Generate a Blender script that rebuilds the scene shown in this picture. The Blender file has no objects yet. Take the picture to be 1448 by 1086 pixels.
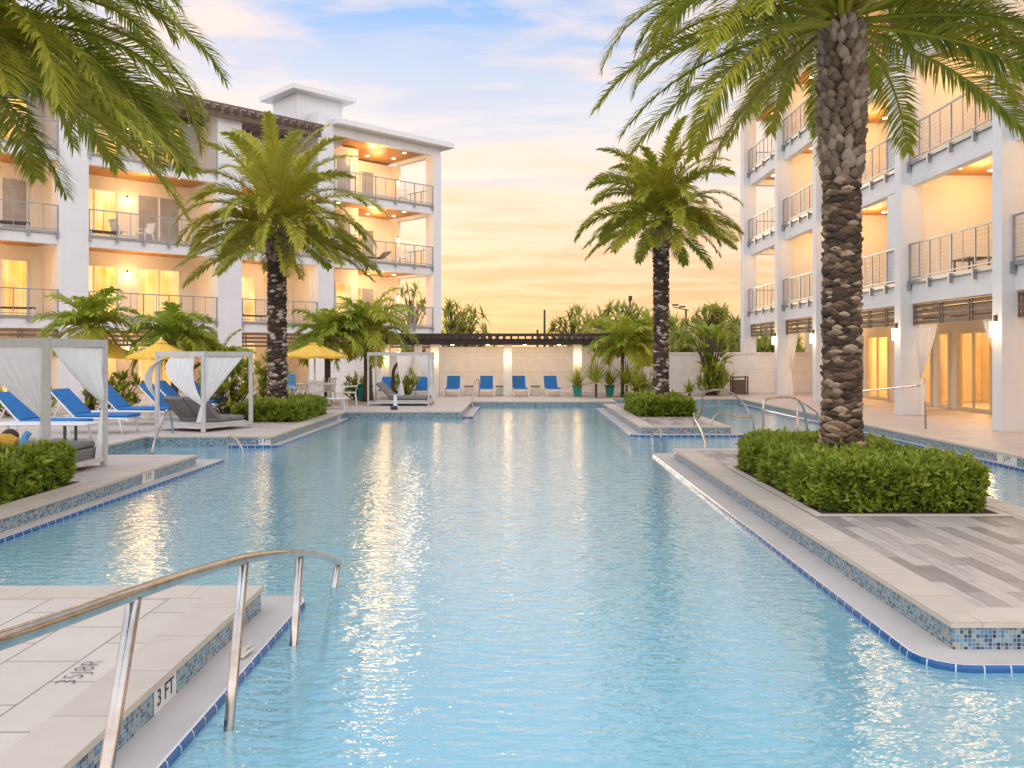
import bpy, math, random
from mathutils import Vector, Matrix
R = math.radians
rnd = random.Random(7)
scene = bpy.context.scene
COL = scene.collection
FPX, VX, VY, EYE = 1230.0, 737.0, 500.0, 1.75

def at(px, py, Y):
    return Vector(((px - VX) * Y / FPX, Y, EYE - (py - VY) * Y / FPX))

def gp(px, py, h=0.0):
    Y = FPX * (EYE - h) / (py - VY)
    return Vector(((px - VX) * Y / FPX, Y, h))

# ------------------------------------------------------------------ nodes
class NT:
    def __init__(self, name):
        self.m = bpy.data.materials.new(name); self.m.use_nodes = True
        self.t = self.m.node_tree; self.t.nodes.clear()
        self.out = self.n('ShaderNodeOutputMaterial')
    def n(self, typ, **kw):
        nd = self.t.nodes.new(typ)
        for k, v in kw.items():
            if hasattr(nd, k): setattr(nd, k, v)
        return nd
    def link(self, a, b): self.t.links.new(a, b)
    def set(self, sock, v):
        if isinstance(v, bpy.types.NodeSocket): self.link(v, sock)
        elif isinstance(v, tuple) and len(v) == 3 and sock.type == 'RGBA': sock.default_value = (*v, 1)
        else: sock.default_value = v
    def math(self, op, a, b=None, c=None):
        nd = self.n('ShaderNodeMath', operation=op)
        self.set(nd.inputs[0], a)
        if b is not None: self.set(nd.inputs[1], b)
        if c is not None: self.set(nd.inputs[2], c)
        return nd.outputs[0]
    def mix(self, f, a, b, mode='MIX'):
        nd = self.n('ShaderNodeMix', data_type='RGBA', blend_type=mode)
        self.set(nd.inputs[0], f); self.set(nd.inputs[6], a); self.set(nd.inputs[7], b)
        return nd.outputs[2]
    def ramp(self, f, stops, interp='LINEAR'):
        nd = self.n('ShaderNodeValToRGB'); cr = nd.color_ramp; cr.interpolation = interp
        while len(cr.elements) < len(stops): cr.elements.new(0.5)
        for e, (p, c) in zip(cr.elements, stops):
            e.position = p; e.color = (*c, 1)
        self.set(nd.inputs[0], f); return nd.outputs[0]
    def obj(self): return self.n('ShaderNodeTexCoord').outputs['Object']
    def uv(self): return self.n('ShaderNodeTexCoord').outputs['UV']
    def map(self, v, scale=(1, 1, 1), rot=(0, 0, 0), loc=(0, 0, 0)):
        nd = self.n('ShaderNodeMapping'); self.link(v, nd.inputs[0])
        nd.inputs['Scale'].default_value = scale; nd.inputs['Rotation'].default_value = rot; nd.inputs['Location'].default_value = loc
        return nd.outputs[0]
    def noise(self, v, scale, detail=4, rough=0.55):
        nd = self.n('ShaderNodeTexNoise'); self.link(v, nd.inputs['Vector'])
        nd.inputs['Scale'].default_value = scale; nd.inputs['Detail'].default_value = detail; nd.inputs['Roughness'].default_value = rough
        return nd.outputs[0]
    def bump(self, h, strength=0.3, dist=0.01, normal=None):
        nd = self.n('ShaderNodeBump'); nd.inputs['Strength'].default_value = strength; nd.inputs['Distance'].default_value = dist
        self.link(h, nd.inputs['Height'])
        if normal is not None: self.link(normal, nd.inputs['Normal'])
        return nd.outputs[0]
    def pbr(self, color, rough=0.6, metal=0.0, normal=None, spec=None, **kw):
        p = self.n('ShaderNodeBsdfPrincipled')
        self.set(p.inputs['Base Color'], color); self.set(p.inputs['Roughness'], rough); self.set(p.inputs['Metallic'], metal)
        if spec is not None: p.inputs['Specular IOR Level'].default_value = spec
        if normal is not None: self.link(normal, p.inputs['Normal'])
        for k, v in kw.items(): self.set(p.inputs[k.replace('_', ' ')], v)
        return p.outputs[0]
    def done(self, s): self.link(s, self.out.inputs[0]); return self.m

M = {}
def plain(name, c, rough=0.6, metal=0.0, var=0.12, scale=6.0, bump=0.0, bscale=60.0, spec=None):
    t = NT(name); o = t.obj()
    n = t.noise(o, scale, 5)
    d = tuple(x * (1 - var) for x in c); l = tuple(min(1, x * (1 + var)) for x in c)
    col = t.ramp(n, [(0.3, d), (0.7, l)])
    nm = t.bump(t.noise(o, bscale, 3), bump, 0.01) if bump else None
    M[name] = t.done(t.pbr(col, rough, metal, nm, spec)); return M[name]

def mat_stucco():
    t = NT('stucco'); o = t.obj(); u = t.uv()
    n = t.noise(o, 1.1, 5); st = t.noise(t.map(o, (2.2, 2.2, 0.12)), 1.6, 5, 0.6)
    b = t.n('ShaderNodeTexBrick'); t.link(u, b.inputs['Vector']); b.offset = 0.0
    for k, v in (('Scale', 1.0), ('Mortar Size', 0.007), ('Brick Width', 2.6), ('Row Height', 1.1), ('Mortar Smooth', 0.4)): b.inputs[k].default_value = v
    c = t.ramp(n, [(0.3, (0.69, 0.68, 0.685)), (0.7, (0.74, 0.735, 0.735))])
    c = t.mix(t.ramp(st, [(0.5, (0, 0, 0)), (0.75, (0.35, 0.35, 0.35))]), c, (0.62, 0.59, 0.56))
    c = t.mix(t.math('MULTIPLY', b.outputs[1], 0.35), c, (0.5, 0.48, 0.47))
    M['stucco'] = t.done(t.pbr(c, 0.85, 0, t.bump(t.noise(o, 90, 3), 0.15, 0.01)))
mat_stucco()
plain('stucco_cream', (0.80, 0.73, 0.64), 0.85, var=0.04, scale=1.2, bump=0.1)
plain('trim_white', (0.72, 0.71, 0.70), 0.45, var=0.04)
plain('steel_rail', (0.30, 0.31, 0.32), 0.45, 0.3, var=0.1)
plain('cabana_frame', (0.55, 0.53, 0.50), 0.6, var=0.1, scale=9)
plain('white_plastic', (0.78, 0.77, 0.75), 0.4, var=0.05)
plain('grey_cushion', (0.19, 0.18, 0.17), 0.9, var=0.15, bump=0.2, bscale=200)
plain('blue_cushion', (0.018, 0.16, 0.43), 0.75, var=0.12, scale=12, bump=0.15, bscale=200)
plain('teal_glaze', (0.02, 0.30, 0.26), 0.35, var=0.25, scale=4)
plain('dark_wood', (0.050, 0.033, 0.026), 0.7, var=0.4, scale=10, bump=0.2)
plain('brown_wood', (0.17, 0.12, 0.085), 0.7, var=0.3, scale=10, bump=0.2)
plain('rattan', (0.06, 0.042, 0.035), 0.7, var=0.5, scale=60)
plain('soil', (0.035, 0.022, 0.016), 0.95, var=0.4, scale=30, bump=0.6)
plain('frame_tan', (0.66, 0.58, 0.44), 0.5, var=0.06)
plain('dark_metal', (0.06, 0.06, 0.065), 0.5, 0.4, var=0.2)
plain('ink', (0.035, 0.035, 0.04), 0.6, var=0.3, scale=40)
plain('tile_white', (0.72, 0.70, 0.66), 0.35, var=0.06)
plain('bark', (0.10, 0.075, 0.055), 0.9, var=0.4, scale=18, bump=0.5)
plain('lawn_ground', (0.10, 0.11, 0.05), 0.95, var=0.4, scale=0.6)
plain('yellow_canvas', (0.86, 0.50, 0.06), 0.8, var=0.06, scale=4, bump=0.05)
plain('towel_yellow', (0.75, 0.42, 0.06), 0.95, var=0.15, scale=30)
plain('towel_blue', (0.15, 0.42, 0.75), 0.95, var=0.15, scale=30)
plain('concrete', (0.55, 0.50, 0.45), 0.85, var=0.1)
plain('interior', (0.80, 0.64, 0.42), 0.8, var=0.12, scale=1.5)

def mat_steel():
    t = NT('polished_steel'); o = t.obj()
    n = t.noise(t.map(o, (1, 1, 1)), 7, 4)
    c = t.ramp(n, [(0.3, (0.36, 0.31, 0.27)), (0.7, (0.55, 0.51, 0.47))])
    M['polished_steel'] = t.done(t.pbr(c, t.math('MULTIPLY_ADD', n, 0.18, 0.10), 1.0, t.bump(t.noise(t.map(o, (30, 1.5, 30)), 4, 2), 0.05, 0.01)))
mat_steel()

def mat_wood_ceiling():
    t = NT('wood_ceiling'); u = t.uv()
    b = t.n('ShaderNodeTexBrick'); t.link(u, b.inputs['Vector'])
    b.offset = 0.37
    for k, v in (('Scale', 1.0), ('Mortar Size', 0.006), ('Brick Width', 1.8), ('Row Height', 0.13), ('Mortar Smooth', 0.2)): b.inputs[k].default_value = v
    b.inputs['Color1'].default_value = (0.66, 0.30, 0.07, 1); b.inputs['Color2'].default_value = (0.48, 0.19, 0.045, 1); b.inputs['Mortar'].default_value = (0.05, 0.02, 0.01, 1)
    n = t.noise(t.map(u, (1.5, 22, 1)), 3, 4)
    M['wood_ceiling'] = t.done(t.pbr(t.mix(t.math('MULTIPLY', n, 0.7), b.outputs[0], (0.30, 0.11, 0.03)), 0.45))
mat_wood_ceiling()

def mat_paver(name, c1, c2, mortar, bw, rh, rot, ms=0.004, grain=0.0, gscale=(2, 26, 1), bump=0.15, off=0.5, rough=0.6):
    t = NT(name); u = t.map(t.uv(), rot=(0, 0, rot))
    b = t.n('ShaderNodeTexBrick'); t.link(u, b.inputs['Vector']); b.offset = off
    for k, v in (('Scale', 1.0), ('Mortar Size', ms), ('Brick Width', bw), ('Row Height', rh), ('Mortar Smooth', 0.1), ('Bias', 0.0)): b.inputs[k].default_value = v
    b.inputs['Color1'].default_value = (*c1, 1); b.inputs['Color2'].default_value = (*c2, 1); b.inputs['Mortar'].default_value = (*mortar, 1)
    o = t.uv(); n = t.noise(o, 3.5, 6); n2 = t.noise(o, 70, 3)
    col = t.mix(t.ramp(n, [(0.35, (0, 0, 0)), (0.75, (0.4, 0.4, 0.4))]), b.outputs[0], tuple(x * 0.70 for x in c1))
    col = t.mix(t.ramp(n2, [(0.58, (0, 0, 0)), (0.75, (0.4, 0.4, 0.4))]), col, tuple(x * 0.55 for x in c1))
    if grain:
        g = t.noise(t.map(u, gscale), 2.2, 5, 0.65)
        col = t.mix(t.ramp(g, [(0.38, (0, 0, 0)), (0.72, (grain,) * 3)]), col, tuple(x * 0.42 for x in c2))
    bm = t.math('ADD', t.math('MULTIPLY', b.outputs[1], -1.0), t.math('MULTIPLY', n2, 0.25))
    rg = t.math('MULTIPLY_ADD', n, 0.3, rough - 0.15)
    M[name] = t.done(t.pbr(col, rg, 0, t.bump(bm, bump, 0.006)))
mat_paver('limestone', (0.68, 0.575, 0.475), (0.62, 0.52, 0.43), (0.15, 0.12, 0.10), 0.62, 0.42, R(90), 0.005)
mat_paver('coping_stone', (0.66, 0.55, 0.44), (0.58, 0.48, 0.38), (0.24, 0.18, 0.14), 0.60, 5.0, R(90), 0.003)
mat_paver('coping_stone_across', (0.66, 0.55, 0.44), (0.58, 0.48, 0.38), (0.24, 0.18, 0.14), 0.60, 5.0, 0, 0.003)
mat_paver('plank_tile', (0.62, 0.53, 0.46), (0.25, 0.205, 0.18), (0.15, 0.125, 0.115), 0.80, 0.155, R(90), 0.003, 0.34, (1.0, 9, 1), 0.2, 0.36, 0.5)
mat_paver('deck_plank', (0.70, 0.59, 0.51), (0.60, 0.50, 0.43), (0.30, 0.24, 0.20), 0.95, 0.155, 0, 0.003, 0.5, (1.0, 14, 1), 0.12, 0.36, 0.55)
mat_paver('block_wall', (0.90, 0.86, 0.82), (0.88, 0.84, 0.80), (0.68, 0.63, 0.58), 3.0, 0.9, 0, 0.006, bump=0.1)

def mat_ledge():
    t = NT('ledge_plaster'); o = t.obj()
    n = t.noise(o, 45, 4); n2 = t.noise(o, 3, 4)
    c = t.mix(t.ramp(n2, [(0.4, (0, 0, 0)), (0.8, (0.55, 0.55, 0.55))]), (0.56, 0.49, 0.43), (0.44, 0.36, 0.29))
    M['ledge_plaster'] = t.done(t.pbr(c, 0.7, 0, t.bump(n, 0.3, 0.006)))
mat_ledge()

def mat_mosaic():
    t = NT('mosaic_tile'); u = t.map(t.uv(), (37, 37, 37))
    s = t.n('ShaderNodeSeparateXYZ'); t.link(u, s.inputs[0])
    fx, fy = t.math('FRACT', s.outputs[0]), t.math('FRACT', s.outputs[1])
    c = t.n('ShaderNodeCombineXYZ'); t.link(t.math('FLOOR', s.outputs[0]), c.inputs[0]); t.link(t.math('FLOOR', s.outputs[1]), c.inputs[1])
    w = t.n('ShaderNodeTexWhiteNoise', noise_dimensions='2D'); t.link(c.outputs[0], w.inputs[0])
    col = t.ramp(w.outputs[0], [(0, (0.04, 0.09, 0.16)), (0.14, (0.07, 0.19, 0.32)), (0.30, (0.15, 0.32, 0.42)), (0.46, (0.30, 0.31, 0.27)), (0.60, (0.10, 0.24, 0.36)), (0.72, (0.36, 0.36, 0.31)), (0.84, (0.19, 0.36, 0.42)), (0.94, (0.02, 0.04, 0.09))], 'CONSTANT')
    ax = t.math('ABSOLUTE', t.math('SUBTRACT', fx, 0.5)); ay = t.math('ABSOLUTE', t.math('SUBTRACT', fy, 0.5))
    g = t.math('GREATER_THAN', t.math('MAXIMUM', ax, ay), 0.44)
    rough = t.math('MULTIPLY_ADD', g, 0.6, 0.15)
    M['mosaic_tile'] = t.done(t.pbr(t.mix(g, col, (0.42, 0.42, 0.39)), rough, 0, t.bump(t.math('SUBTRACT', 1.0, g), 0.3, 0.002)))
mat_mosaic()

def mat_trim():
    t = NT('cobalt_trim'); u = t.uv()
    s = t.n('ShaderNodeSeparateXYZ'); t.link(u, s.inputs[0])
    f = t.math('FRACT', t.math('MULTIPLY', s.outputs[0], 1 / 0.165))
    g = t.math('LESS_THAN', f, 0.05)
    n = t.noise(u, 12, 3)
    c = t.ramp(n, [(0.3, (0.008, 0.07, 0.22)), (0.7, (0.015, 0.12, 0.33))])
    M['cobalt_trim'] = t.done(t.pbr(t.mix(g, c, (0.65, 0.68, 0.72)), 0.15))
mat_trim()

def mat_water():
    t = NT('pool_water'); o = t.obj()
    a = t.map(o, (1.0, 2.3, 1), rot=(0, 0, R(6)))
    n1 = t.noise(a, 4.4, 3, 0.5); n2 = t.noise(t.map(o, (1.0, 2.0, 1), rot=(0, 0, R(-14)), loc=(3, 1, 0)), 9.5, 2, 0.5); n3 = t.noise(o, 0.5, 2)
    h = t.math('ADD', t.math('MULTIPLY', n1, 0.7), t.math('MULTIPLY', n2, 0.30))
    h = t.math('ADD', h, t.math('MULTIPLY', n3, 0.5))
    nm = t.bump(h, 0.55, 0.036)
    fr = t.n('ShaderNodeFresnel'); fr.inputs[0].default_value = 1.36; t.link(nm, fr.inputs['Normal'])
    gl = t.n('ShaderNodeBsdfGlossy'); gl.inputs['Roughness'].default_value = 0.04; gl.inputs['Color'].default_value = (1, 1, 1, 1); t.link(nm, gl.inputs['Normal'])
    tr = t.n('ShaderNodeBsdfTransparent'); tr.inputs[0].default_value = (0.76, 0.95, 0.985, 1)
    sc = t.n('ShaderNodeBsdfDiffuse'); sc.inputs[0].default_value = (0.46, 0.87, 0.93, 1)
    body = t.n('ShaderNodeMixShader'); body.inputs[0].default_value = 0.45; t.link(tr.outputs[0], body.inputs[1]); t.link(sc.outputs[0], body.inputs[2])
    mx = t.n('ShaderNodeMixShader'); t.link(t.math('POWER', fr.outputs[0], 0.64), mx.inputs[0]); t.link(body.outputs[0], mx.inputs[1]); t.link(gl.outputs[0], mx.inputs[2])
    M['pool_water'] = t.done(mx.outputs[0])
mat_water()

def mat_basin():
    t = NT('pool_plaster'); o = t.obj()
    n = t.noise(o, 0.7, 4)
    v = t.n('ShaderNodeTexVoronoi', feature='SMOOTH_F1'); v.inputs['Scale'].default_value = 3.0
    nn = t.n('ShaderNodeTexNoise'); nn.inputs['Scale'].default_value = 2.0; t.link(o, nn.inputs['Vector'])
    t.link(t.mix(0.3, o, nn.outputs[1]), v.inputs['Vector'])
    c = t.ramp(n, [(0.3, (0.36, 0.80, 0.91)), (0.7, (0.44, 0.85, 0.94))])
    M['pool_plaster'] = t.done(t.pbr(c, 0.8))
mat_basin()

def mat_leaf(name, stops, trans=0.42, tint=True, rough=0.45):
    t = NT(name)
    g = t.n('ShaderNodeNewGeometry')
    r = g.outputs['Random Per Island']
    if tint:
        a = t.n('ShaderNodeAttribute', attribute_name='tint'); f = t.math('MULTIPLY_ADD', r, 0.45, t.math('MULTIPLY', a.outputs['Fac'], 0.6))
    else: f = r
    c = t.ramp(f, stops)
    p = t.pbr(c, rough, 0, None, 0.35)
    tl = t.n('ShaderNodeBsdfTranslucent'); t.link(t.mix(0.55, c, (0.35, 0.38, 0.05)), tl.inputs[0])
    mx = t.n('ShaderNodeMixShader'); mx.inputs[0].default_value = trans; t.link(p, mx.inputs[1]); t.link(tl.outputs[0], mx.inputs[2])
    M[name] = t.done(mx.outputs[0])
mat_leaf('palm_leaf', [(0.0, (0.06, 0.11, 0.012)), (0.22, (0.21, 0.26, 0.020)), (0.5, (0.46, 0.45, 0.040)), (0.85, (0.56, 0.46, 0.07)), (1.0, (0.62, 0.48, 0.14))])
mat_leaf('bright_leaf', [(0.0, (0.09, 0.18, 0.016)), (0.4, (0.30, 0.40, 0.035)), (0.8, (0.52, 0.50, 0.06)), (1.0, (0.68, 0.55, 0.09))])
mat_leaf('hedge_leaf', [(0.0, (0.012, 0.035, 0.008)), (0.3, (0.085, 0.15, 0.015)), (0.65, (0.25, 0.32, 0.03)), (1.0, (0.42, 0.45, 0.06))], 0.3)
mat_leaf('far_leaf', [(0.0, (0.12, 0.16, 0.03)), (0.4, (0.33, 0.34, 0.07)), (0.8, (0.55, 0.48, 0.12)), (1.0, (0.68, 0.56, 0.2))], 0.6)

def mat_boot(name, stops):
    t = NT(name); g = t.n('ShaderNodeNewGeometry'); o = t.obj()
    n = t.noise(o, 45, 4)
    f = t.math('ADD', t.math('MULTIPLY', g.outputs['Random Per Island'], 0.75), t.math('MULTIPLY', n, 0.3))
    M[name] = t.done(t.pbr(t.ramp(f, stops), 0.85, 0, t.bump(t.noise(t.map(o, (1, 1, 0.3)), 110, 3), 0.5, 0.01)))
mat_boot('palm_boot', [(0.0, (0.035, 0.02, 0.013)), (0.45, (0.095, 0.055, 0.033)), (0.72, (0.21, 0.125, 0.075)), (0.92, (0.5, 0.36, 0.25)), (1.0, (0.70, 0.55, 0.42))])
mat_boot('palm_boot_grey', [(0.0, (0.09, 0.055, 0.038)), (0.5, (0.24, 0.17, 0.12)), (1.0, (0.45, 0.35, 0.27))])
mat_boot('palm_boot_dark', [(0.0, (0.028, 0.018, 0.014)), (0.5, (0.07, 0.042, 0.03)), (0.7, (0.16, 0.10, 0.07)), (0.84, (0.55, 0.46, 0.36)), (1.0, (0.70, 0.62, 0.52))])

def mat_cloth(name, c, trans=0.35):
    t = NT(name); o = t.obj(); n = t.noise(o, 5, 3)
    col = t.ramp(n, [(0.3, tuple(x * 0.94 for x in c)), (0.7, c)])
    p = t.pbr(col, 0.9); tl = t.n('ShaderNodeBsdfTranslucent'); t.link(col, tl.inputs[0])
    mx = t.n('ShaderNodeMixShader'); mx.inputs[0].default_value = trans; t.link(p, mx.inputs[1]); t.link(tl.outputs[0], mx.inputs[2])
    M[name] = t.done(mx.outputs[0])
mat_cloth('white_cloth', (0.96, 0.955, 0.95), 0.35)
mat_cloth('cream_cloth', (0.92, 0.90, 0.87))

def mat_stripe():
    t = NT('striped_towel'); o = t.obj(); s = t.n('ShaderNodeSeparateXYZ'); t.link(o, s.inputs[0])
    f = t.math('FRACT', t.math('MULTIPLY', s.outputs[0], 9))
    M['striped_towel'] = t.done(t.pbr(t.mix(t.math('GREATER_THAN', f, 0.5), (0.55, 0.62, 0.68), (0.10, 0.25, 0.42)), 0.9))
mat_stripe()

def emit(name, c, s):
    t = NT(name); e = t.n('ShaderNodeEmission'); e.inputs[0].default_value = (*c, 1); e.inputs[1].default_value = s
    M[name] = t.done(e.outputs[0])
emit('lamp_glow', (1.0, 0.70, 0.34), 18.0)
emit('sconce_glow', (1.0, 0.74, 0.40), 7.0)

def mat_lit_pane():
    t = NT('lit_pane'); o = t.obj()
    n = t.noise(t.map(o, (6, 6, 0.05)), 2.0, 2)
    n2 = t.noise(o, 0.55, 2)
    n3 = t.noise(t.map(o, (0.9, 0.9, 0.6)), 1.4, 1)
    k = t.math('MULTIPLY', t.math('MULTIPLY_ADD', n, 0.8, 0.4), t.math('MULTIPLY_ADD', n2, 1.2, 0.3))
    c = t.ramp(n3, [(0.35, (1.0, 0.48, 0.09)), (0.65, (1.0, 0.66, 0.26))])
    e = t.n('ShaderNodeEmission'); t.link(c, e.inputs[0]); t.link(t.math('MULTIPLY', k, 1.15), e.inputs[1])
    gl = t.n('ShaderNodeBsdfGlossy'); gl.inputs['Roughness'].default_value = 0.03
    fr = t.n('ShaderNodeFresnel'); fr.inputs[0].default_value = 1.5
    mx = t.n('ShaderNodeMixShader'); t.link(fr.outputs[0], mx.inputs[0]); t.link(e.outputs[0], mx.inputs[1]); t.link(gl.outputs[0], mx.inputs[2])
    M['lit_pane'] = t.done(mx.outputs[0])
mat_lit_pane()

def mat_glass():
    t = NT('clear_glass')
    gl = t.n('ShaderNodeBsdfGlossy'); gl.inputs['Roughness'].default_value = 0.02
    tr = t.n('ShaderNodeBsdfTransparent'); tr.inputs[0].default_value = (0.95, 0.95, 0.93, 1)
    lw = t.n('ShaderNodeLayerWeight'); lw.inputs[0].default_value = 0.5
    f = t.math('MULTIPLY_ADD', t.math('POWER', lw.outputs['Facing'], 5), 0.5, 0.03)
    mx = t.n('ShaderNodeMixShader'); t.link(f, mx.inputs[0]); t.link(tr.outputs[0], mx.inputs[1]); t.link(gl.outputs[0], mx.inputs[2])
    M['clear_glass'] = t.done(mx.outputs[0])
mat_glass()
plain('shaded_pane', (0.33, 0.31, 0.30), 0.12, var=0.2, scale=2, spec=0.6)

# ------------------------------------------------------------------ mesh builder
class MB:
    def __init__(self): self.v = []; self.f = []; self.uv = {}; self.t = []; self.tint = 0.5
    def add(self, vs, fs, uvs=None):
        b = len(self.v); self.v.extend(Vector(p) for p in vs); self.t.extend([self.tint] * len(vs))
        for i, f in enumerate(fs):
            if uvs: self.uv[len(self.f)] = uvs[i]
            self.f.append(tuple(b + k for k in f))
    def box(self, x0, y0, z0, x1, y1, z1, bev=0.0):
        if x0 > x1: x0, x1 = x1, x0
        if y0 > y1: y0, y1 = y1, y0
        if z0 > z1: z0, z1 = z1, z0
        c = min(bev, (x1 - x0) / 2.01, (y1 - y0) / 2.01, (z1 - z0) / 2.01)
        if c <= 0:
            self.add([(x0, y0, z0), (x1, y0, z0), (x1, y1, z0), (x0, y1, z0), (x0, y0, z1), (x1, y0, z1), (x1, y1, z1), (x0, y1, z1)],
                     [(3, 2, 1, 0), (4, 5, 6, 7), (0, 1, 5, 4), (1, 2, 6, 5), (2, 3, 7, 6), (3, 0, 4, 7)]); return
        vs = []; idx = {}
        for sx in (0, 1):
            for sy in (0, 1):
                for sz in (0, 1):
                    X, Y, Z = (x0, x1)[sx], (y0, y1)[sy], (z0, z1)[sz]
                    ix, iy, iz = X + (c if sx == 0 else -c), Y + (c if sy == 0 else -c), Z + (c if sz == 0 else -c)
                    for ax, p in (('x', (X, iy, iz)), ('y', (ix, Y, iz)), ('z', (ix, iy, Z))):
                        idx[(sx, sy, sz, ax)] = len(vs); vs.append(p)
        I = lambda a, b, d, e: idx[(a, b, d, e)]
        fs = []
        for s in (0, 1):
            q = [I(s, 0, 0, 'x'), I(s, 1, 0, 'x'), I(s, 1, 1, 'x'), I(s, 0, 1, 'x')]; fs.append(q if s else q[::-1])
            q = [I(0, s, 0, 'y'), I(1, s, 0, 'y'), I(1, s, 1, 'y'), I(0, s, 1, 'y')]; fs.append(q[::-1] if s else q)
            q = [I(0, 0, s, 'z'), I(1, 0, s, 'z'), I(1, 1, s, 'z'), I(0, 1, s, 'z')]; fs.append(q if s else q[::-1])
        for a in (0, 1):
            for b in (0, 1):
                fs.append([I(a, b, 0, 'x'), I(a, b, 1, 'x'), I(a, b, 1, 'y'), I(a, b, 0, 'y')])
                fs.append([I(a, 0, b, 'x'), I(a, 1, b, 'x'), I(a, 1, b, 'z'), I(a, 0, b, 'z')])
                fs.append([I(0, a, b, 'y'), I(1, a, b, 'y'), I(1, a, b, 'z'), I(0, a, b, 'z')])
                for d in (0, 1): fs.append([I(a, b, d, 'x'), I(a, b, d, 'y'), I(a, b, d, 'z')])
        self.add(vs, fs)
    def bar(self, p, q, w, h=None, up=(0, 0, 1)):
        p, q = Vector(p), Vector(q); h = h or w; d = (q - p).normalized(); u = Vector(up)
        if abs(d.dot(u)) > 0.98: u = Vector((0, 1, 0))
        s = d.cross(u).normalized(); n = s.cross(d).normalized()
        vs = []
        for c in (p, q):
            for a, b in ((-1, -1), (1, -1), (1, 1), (-1, 1)): vs.append(c + s * a * w / 2 + n * b * h / 2)
        self.add(vs, [(3, 2, 1, 0), (4, 5, 6, 7), (0, 1, 5, 4), (1, 2, 6, 5), (2, 3, 7, 6), (3, 0, 4, 7)])
    def tube(self, pts, r, n=10, closed_ends=True):
        pts = [Vector(p) for p in pts]; rs = r if isinstance(r, (list, tuple)) else [r] * len(pts)
        vs = []; fs = []; nrm = None
        for i, p in enumerate(pts):
            d = (pts[min(i + 1, len(pts) - 1)] - pts[max(i - 1, 0)]).normalized()
            if nrm is None:
                a = Vector((0, 0, 1)) if abs(d.z) < 0.9 else Vector((1, 0, 0)); nrm = d.cross(a).normalized()
            else: nrm = (nrm - d * nrm.dot(d)).normalized()
            b = d.cross(nrm)
            for k in range(n):
                a = 2 * math.pi * k / n; vs.append(p + (nrm * math.cos(a) + b * math.sin(a)) * rs[i])
        for i in range(len(pts) - 1):
            for k in range(n): fs.append((i * n + k, i * n + (k + 1) % n, (i + 1) * n + (k + 1) % n, (i + 1) * n + k))
        if closed_ends: fs.append(tuple(range(n))[::-1]); fs.append(tuple((len(pts) - 1) * n + k for k in range(n)))
        self.add(vs, fs)
    def lathe(self, prof, n=16, c=(0, 0, 0)):
        c = Vector(c); vs = []; fs = []
        for r, z in prof:
            for k in range(n):
                a = 2 * math.pi * k / n; vs.append(c + Vector((r * math.cos(a), r * math.sin(a), z)))
        for i in range(len(prof) - 1):
            for k in range(n): fs.append((i * n + k, i * n + (k + 1) % n, (i + 1) * n + (k + 1) % n, (i + 1) * n + k))
        fs.append(tuple(range(n))[::-1]); fs.append(tuple((len(prof) - 1) * n + k for k in range(n)))
        self.add(vs, fs)
    def prism(self, poly, z0, z1):
        n = len(poly); vs = [(x, y, z0) for x, y in poly] + [(x, y, z1) for x, y in poly]
        self.add(vs, [tuple(range(n))[::-1], tuple(range(n, 2 * n))] + [(i, (i + 1) % n, n + (i + 1) % n, n + i) for i in range(n)])
    def build(self, name, mat, parent=None, smooth=False, solid=0.0):
        me = bpy.data.meshes.new(name)
        me.from_pydata([tuple(p) for p in self.v], [], self.f); me.update()
        ul = me.uv_layers.new(name='UVMap'); buf = []
        for p in me.polygons:
            cu = self.uv.get(p.index)
            if cu: buf.extend(c for q in cu for c in q); continue
            n = p.normal; ax = max(range(3), key=lambda k: abs(n[k]))
            for vi in p.vertices:
                co = me.vertices[vi].co
                buf.extend((co.y, co.z) if ax == 0 else (co.x, co.z) if ax == 1 else (co.x, co.y))
        ul.data.foreach_set('uv', buf)
        a = me.attributes.new('tint', 'FLOAT', 'POINT'); a.data.foreach_set('value', self.t)
        if smooth: me.polygons.foreach_set('use_smooth', [True] * len(me.polygons))
        me.materials.append(M[mat])
        o = bpy.data.objects.new(name, me); COL.objects.link(o)
        if parent: o.parent = parent
        if solid:
            s = o.modifiers.new('thick', 'SOLIDIFY'); s.thickness = solid; s.offset = 0
        return o

def tag(o, label, cat, group=None, kind=None):
    if label: o['label'] = label
    if cat: o['category'] = cat
    if group: o['group'] = group
    if kind: o['kind'] = kind
    return o
def thing(name, label, cat, loc=(0, 0, 0), rz=0.0, group=None):
    o = bpy.data.objects.new(name, None); COL.objects.link(o); o.location = loc; o.rotation_euler = (0, 0, rz); o.empty_display_size = 0.2
    return tag(o, label, cat, group)
def struct(o): o['kind'] = 'structure'; return o
def dup(root, loc, rz, label):
    r = root.copy(); COL.objects.link(r); r.location = loc; r.rotation_euler = (0, 0, rz); r['label'] = label
    for ch in list(root.children):
        c = ch.copy(); COL.objects.link(c); c.parent = r
        for g in list(ch.children):
            d = g.copy(); COL.objects.link(d); d.parent = c
    return r
def lamp(loc, power, color=(1.0, 0.64, 0.29), radius=0.5, parent=None):
    l = bpy.data.lights.new('warm_bulb', 'POINT'); l.energy = power; l.color = color; l.shadow_soft_size = radius
    o = bpy.data.objects.new('warm_bulb', l); COL.objects.link(o); o.location = loc
    if parent: o.parent = parent
    return o
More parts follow.
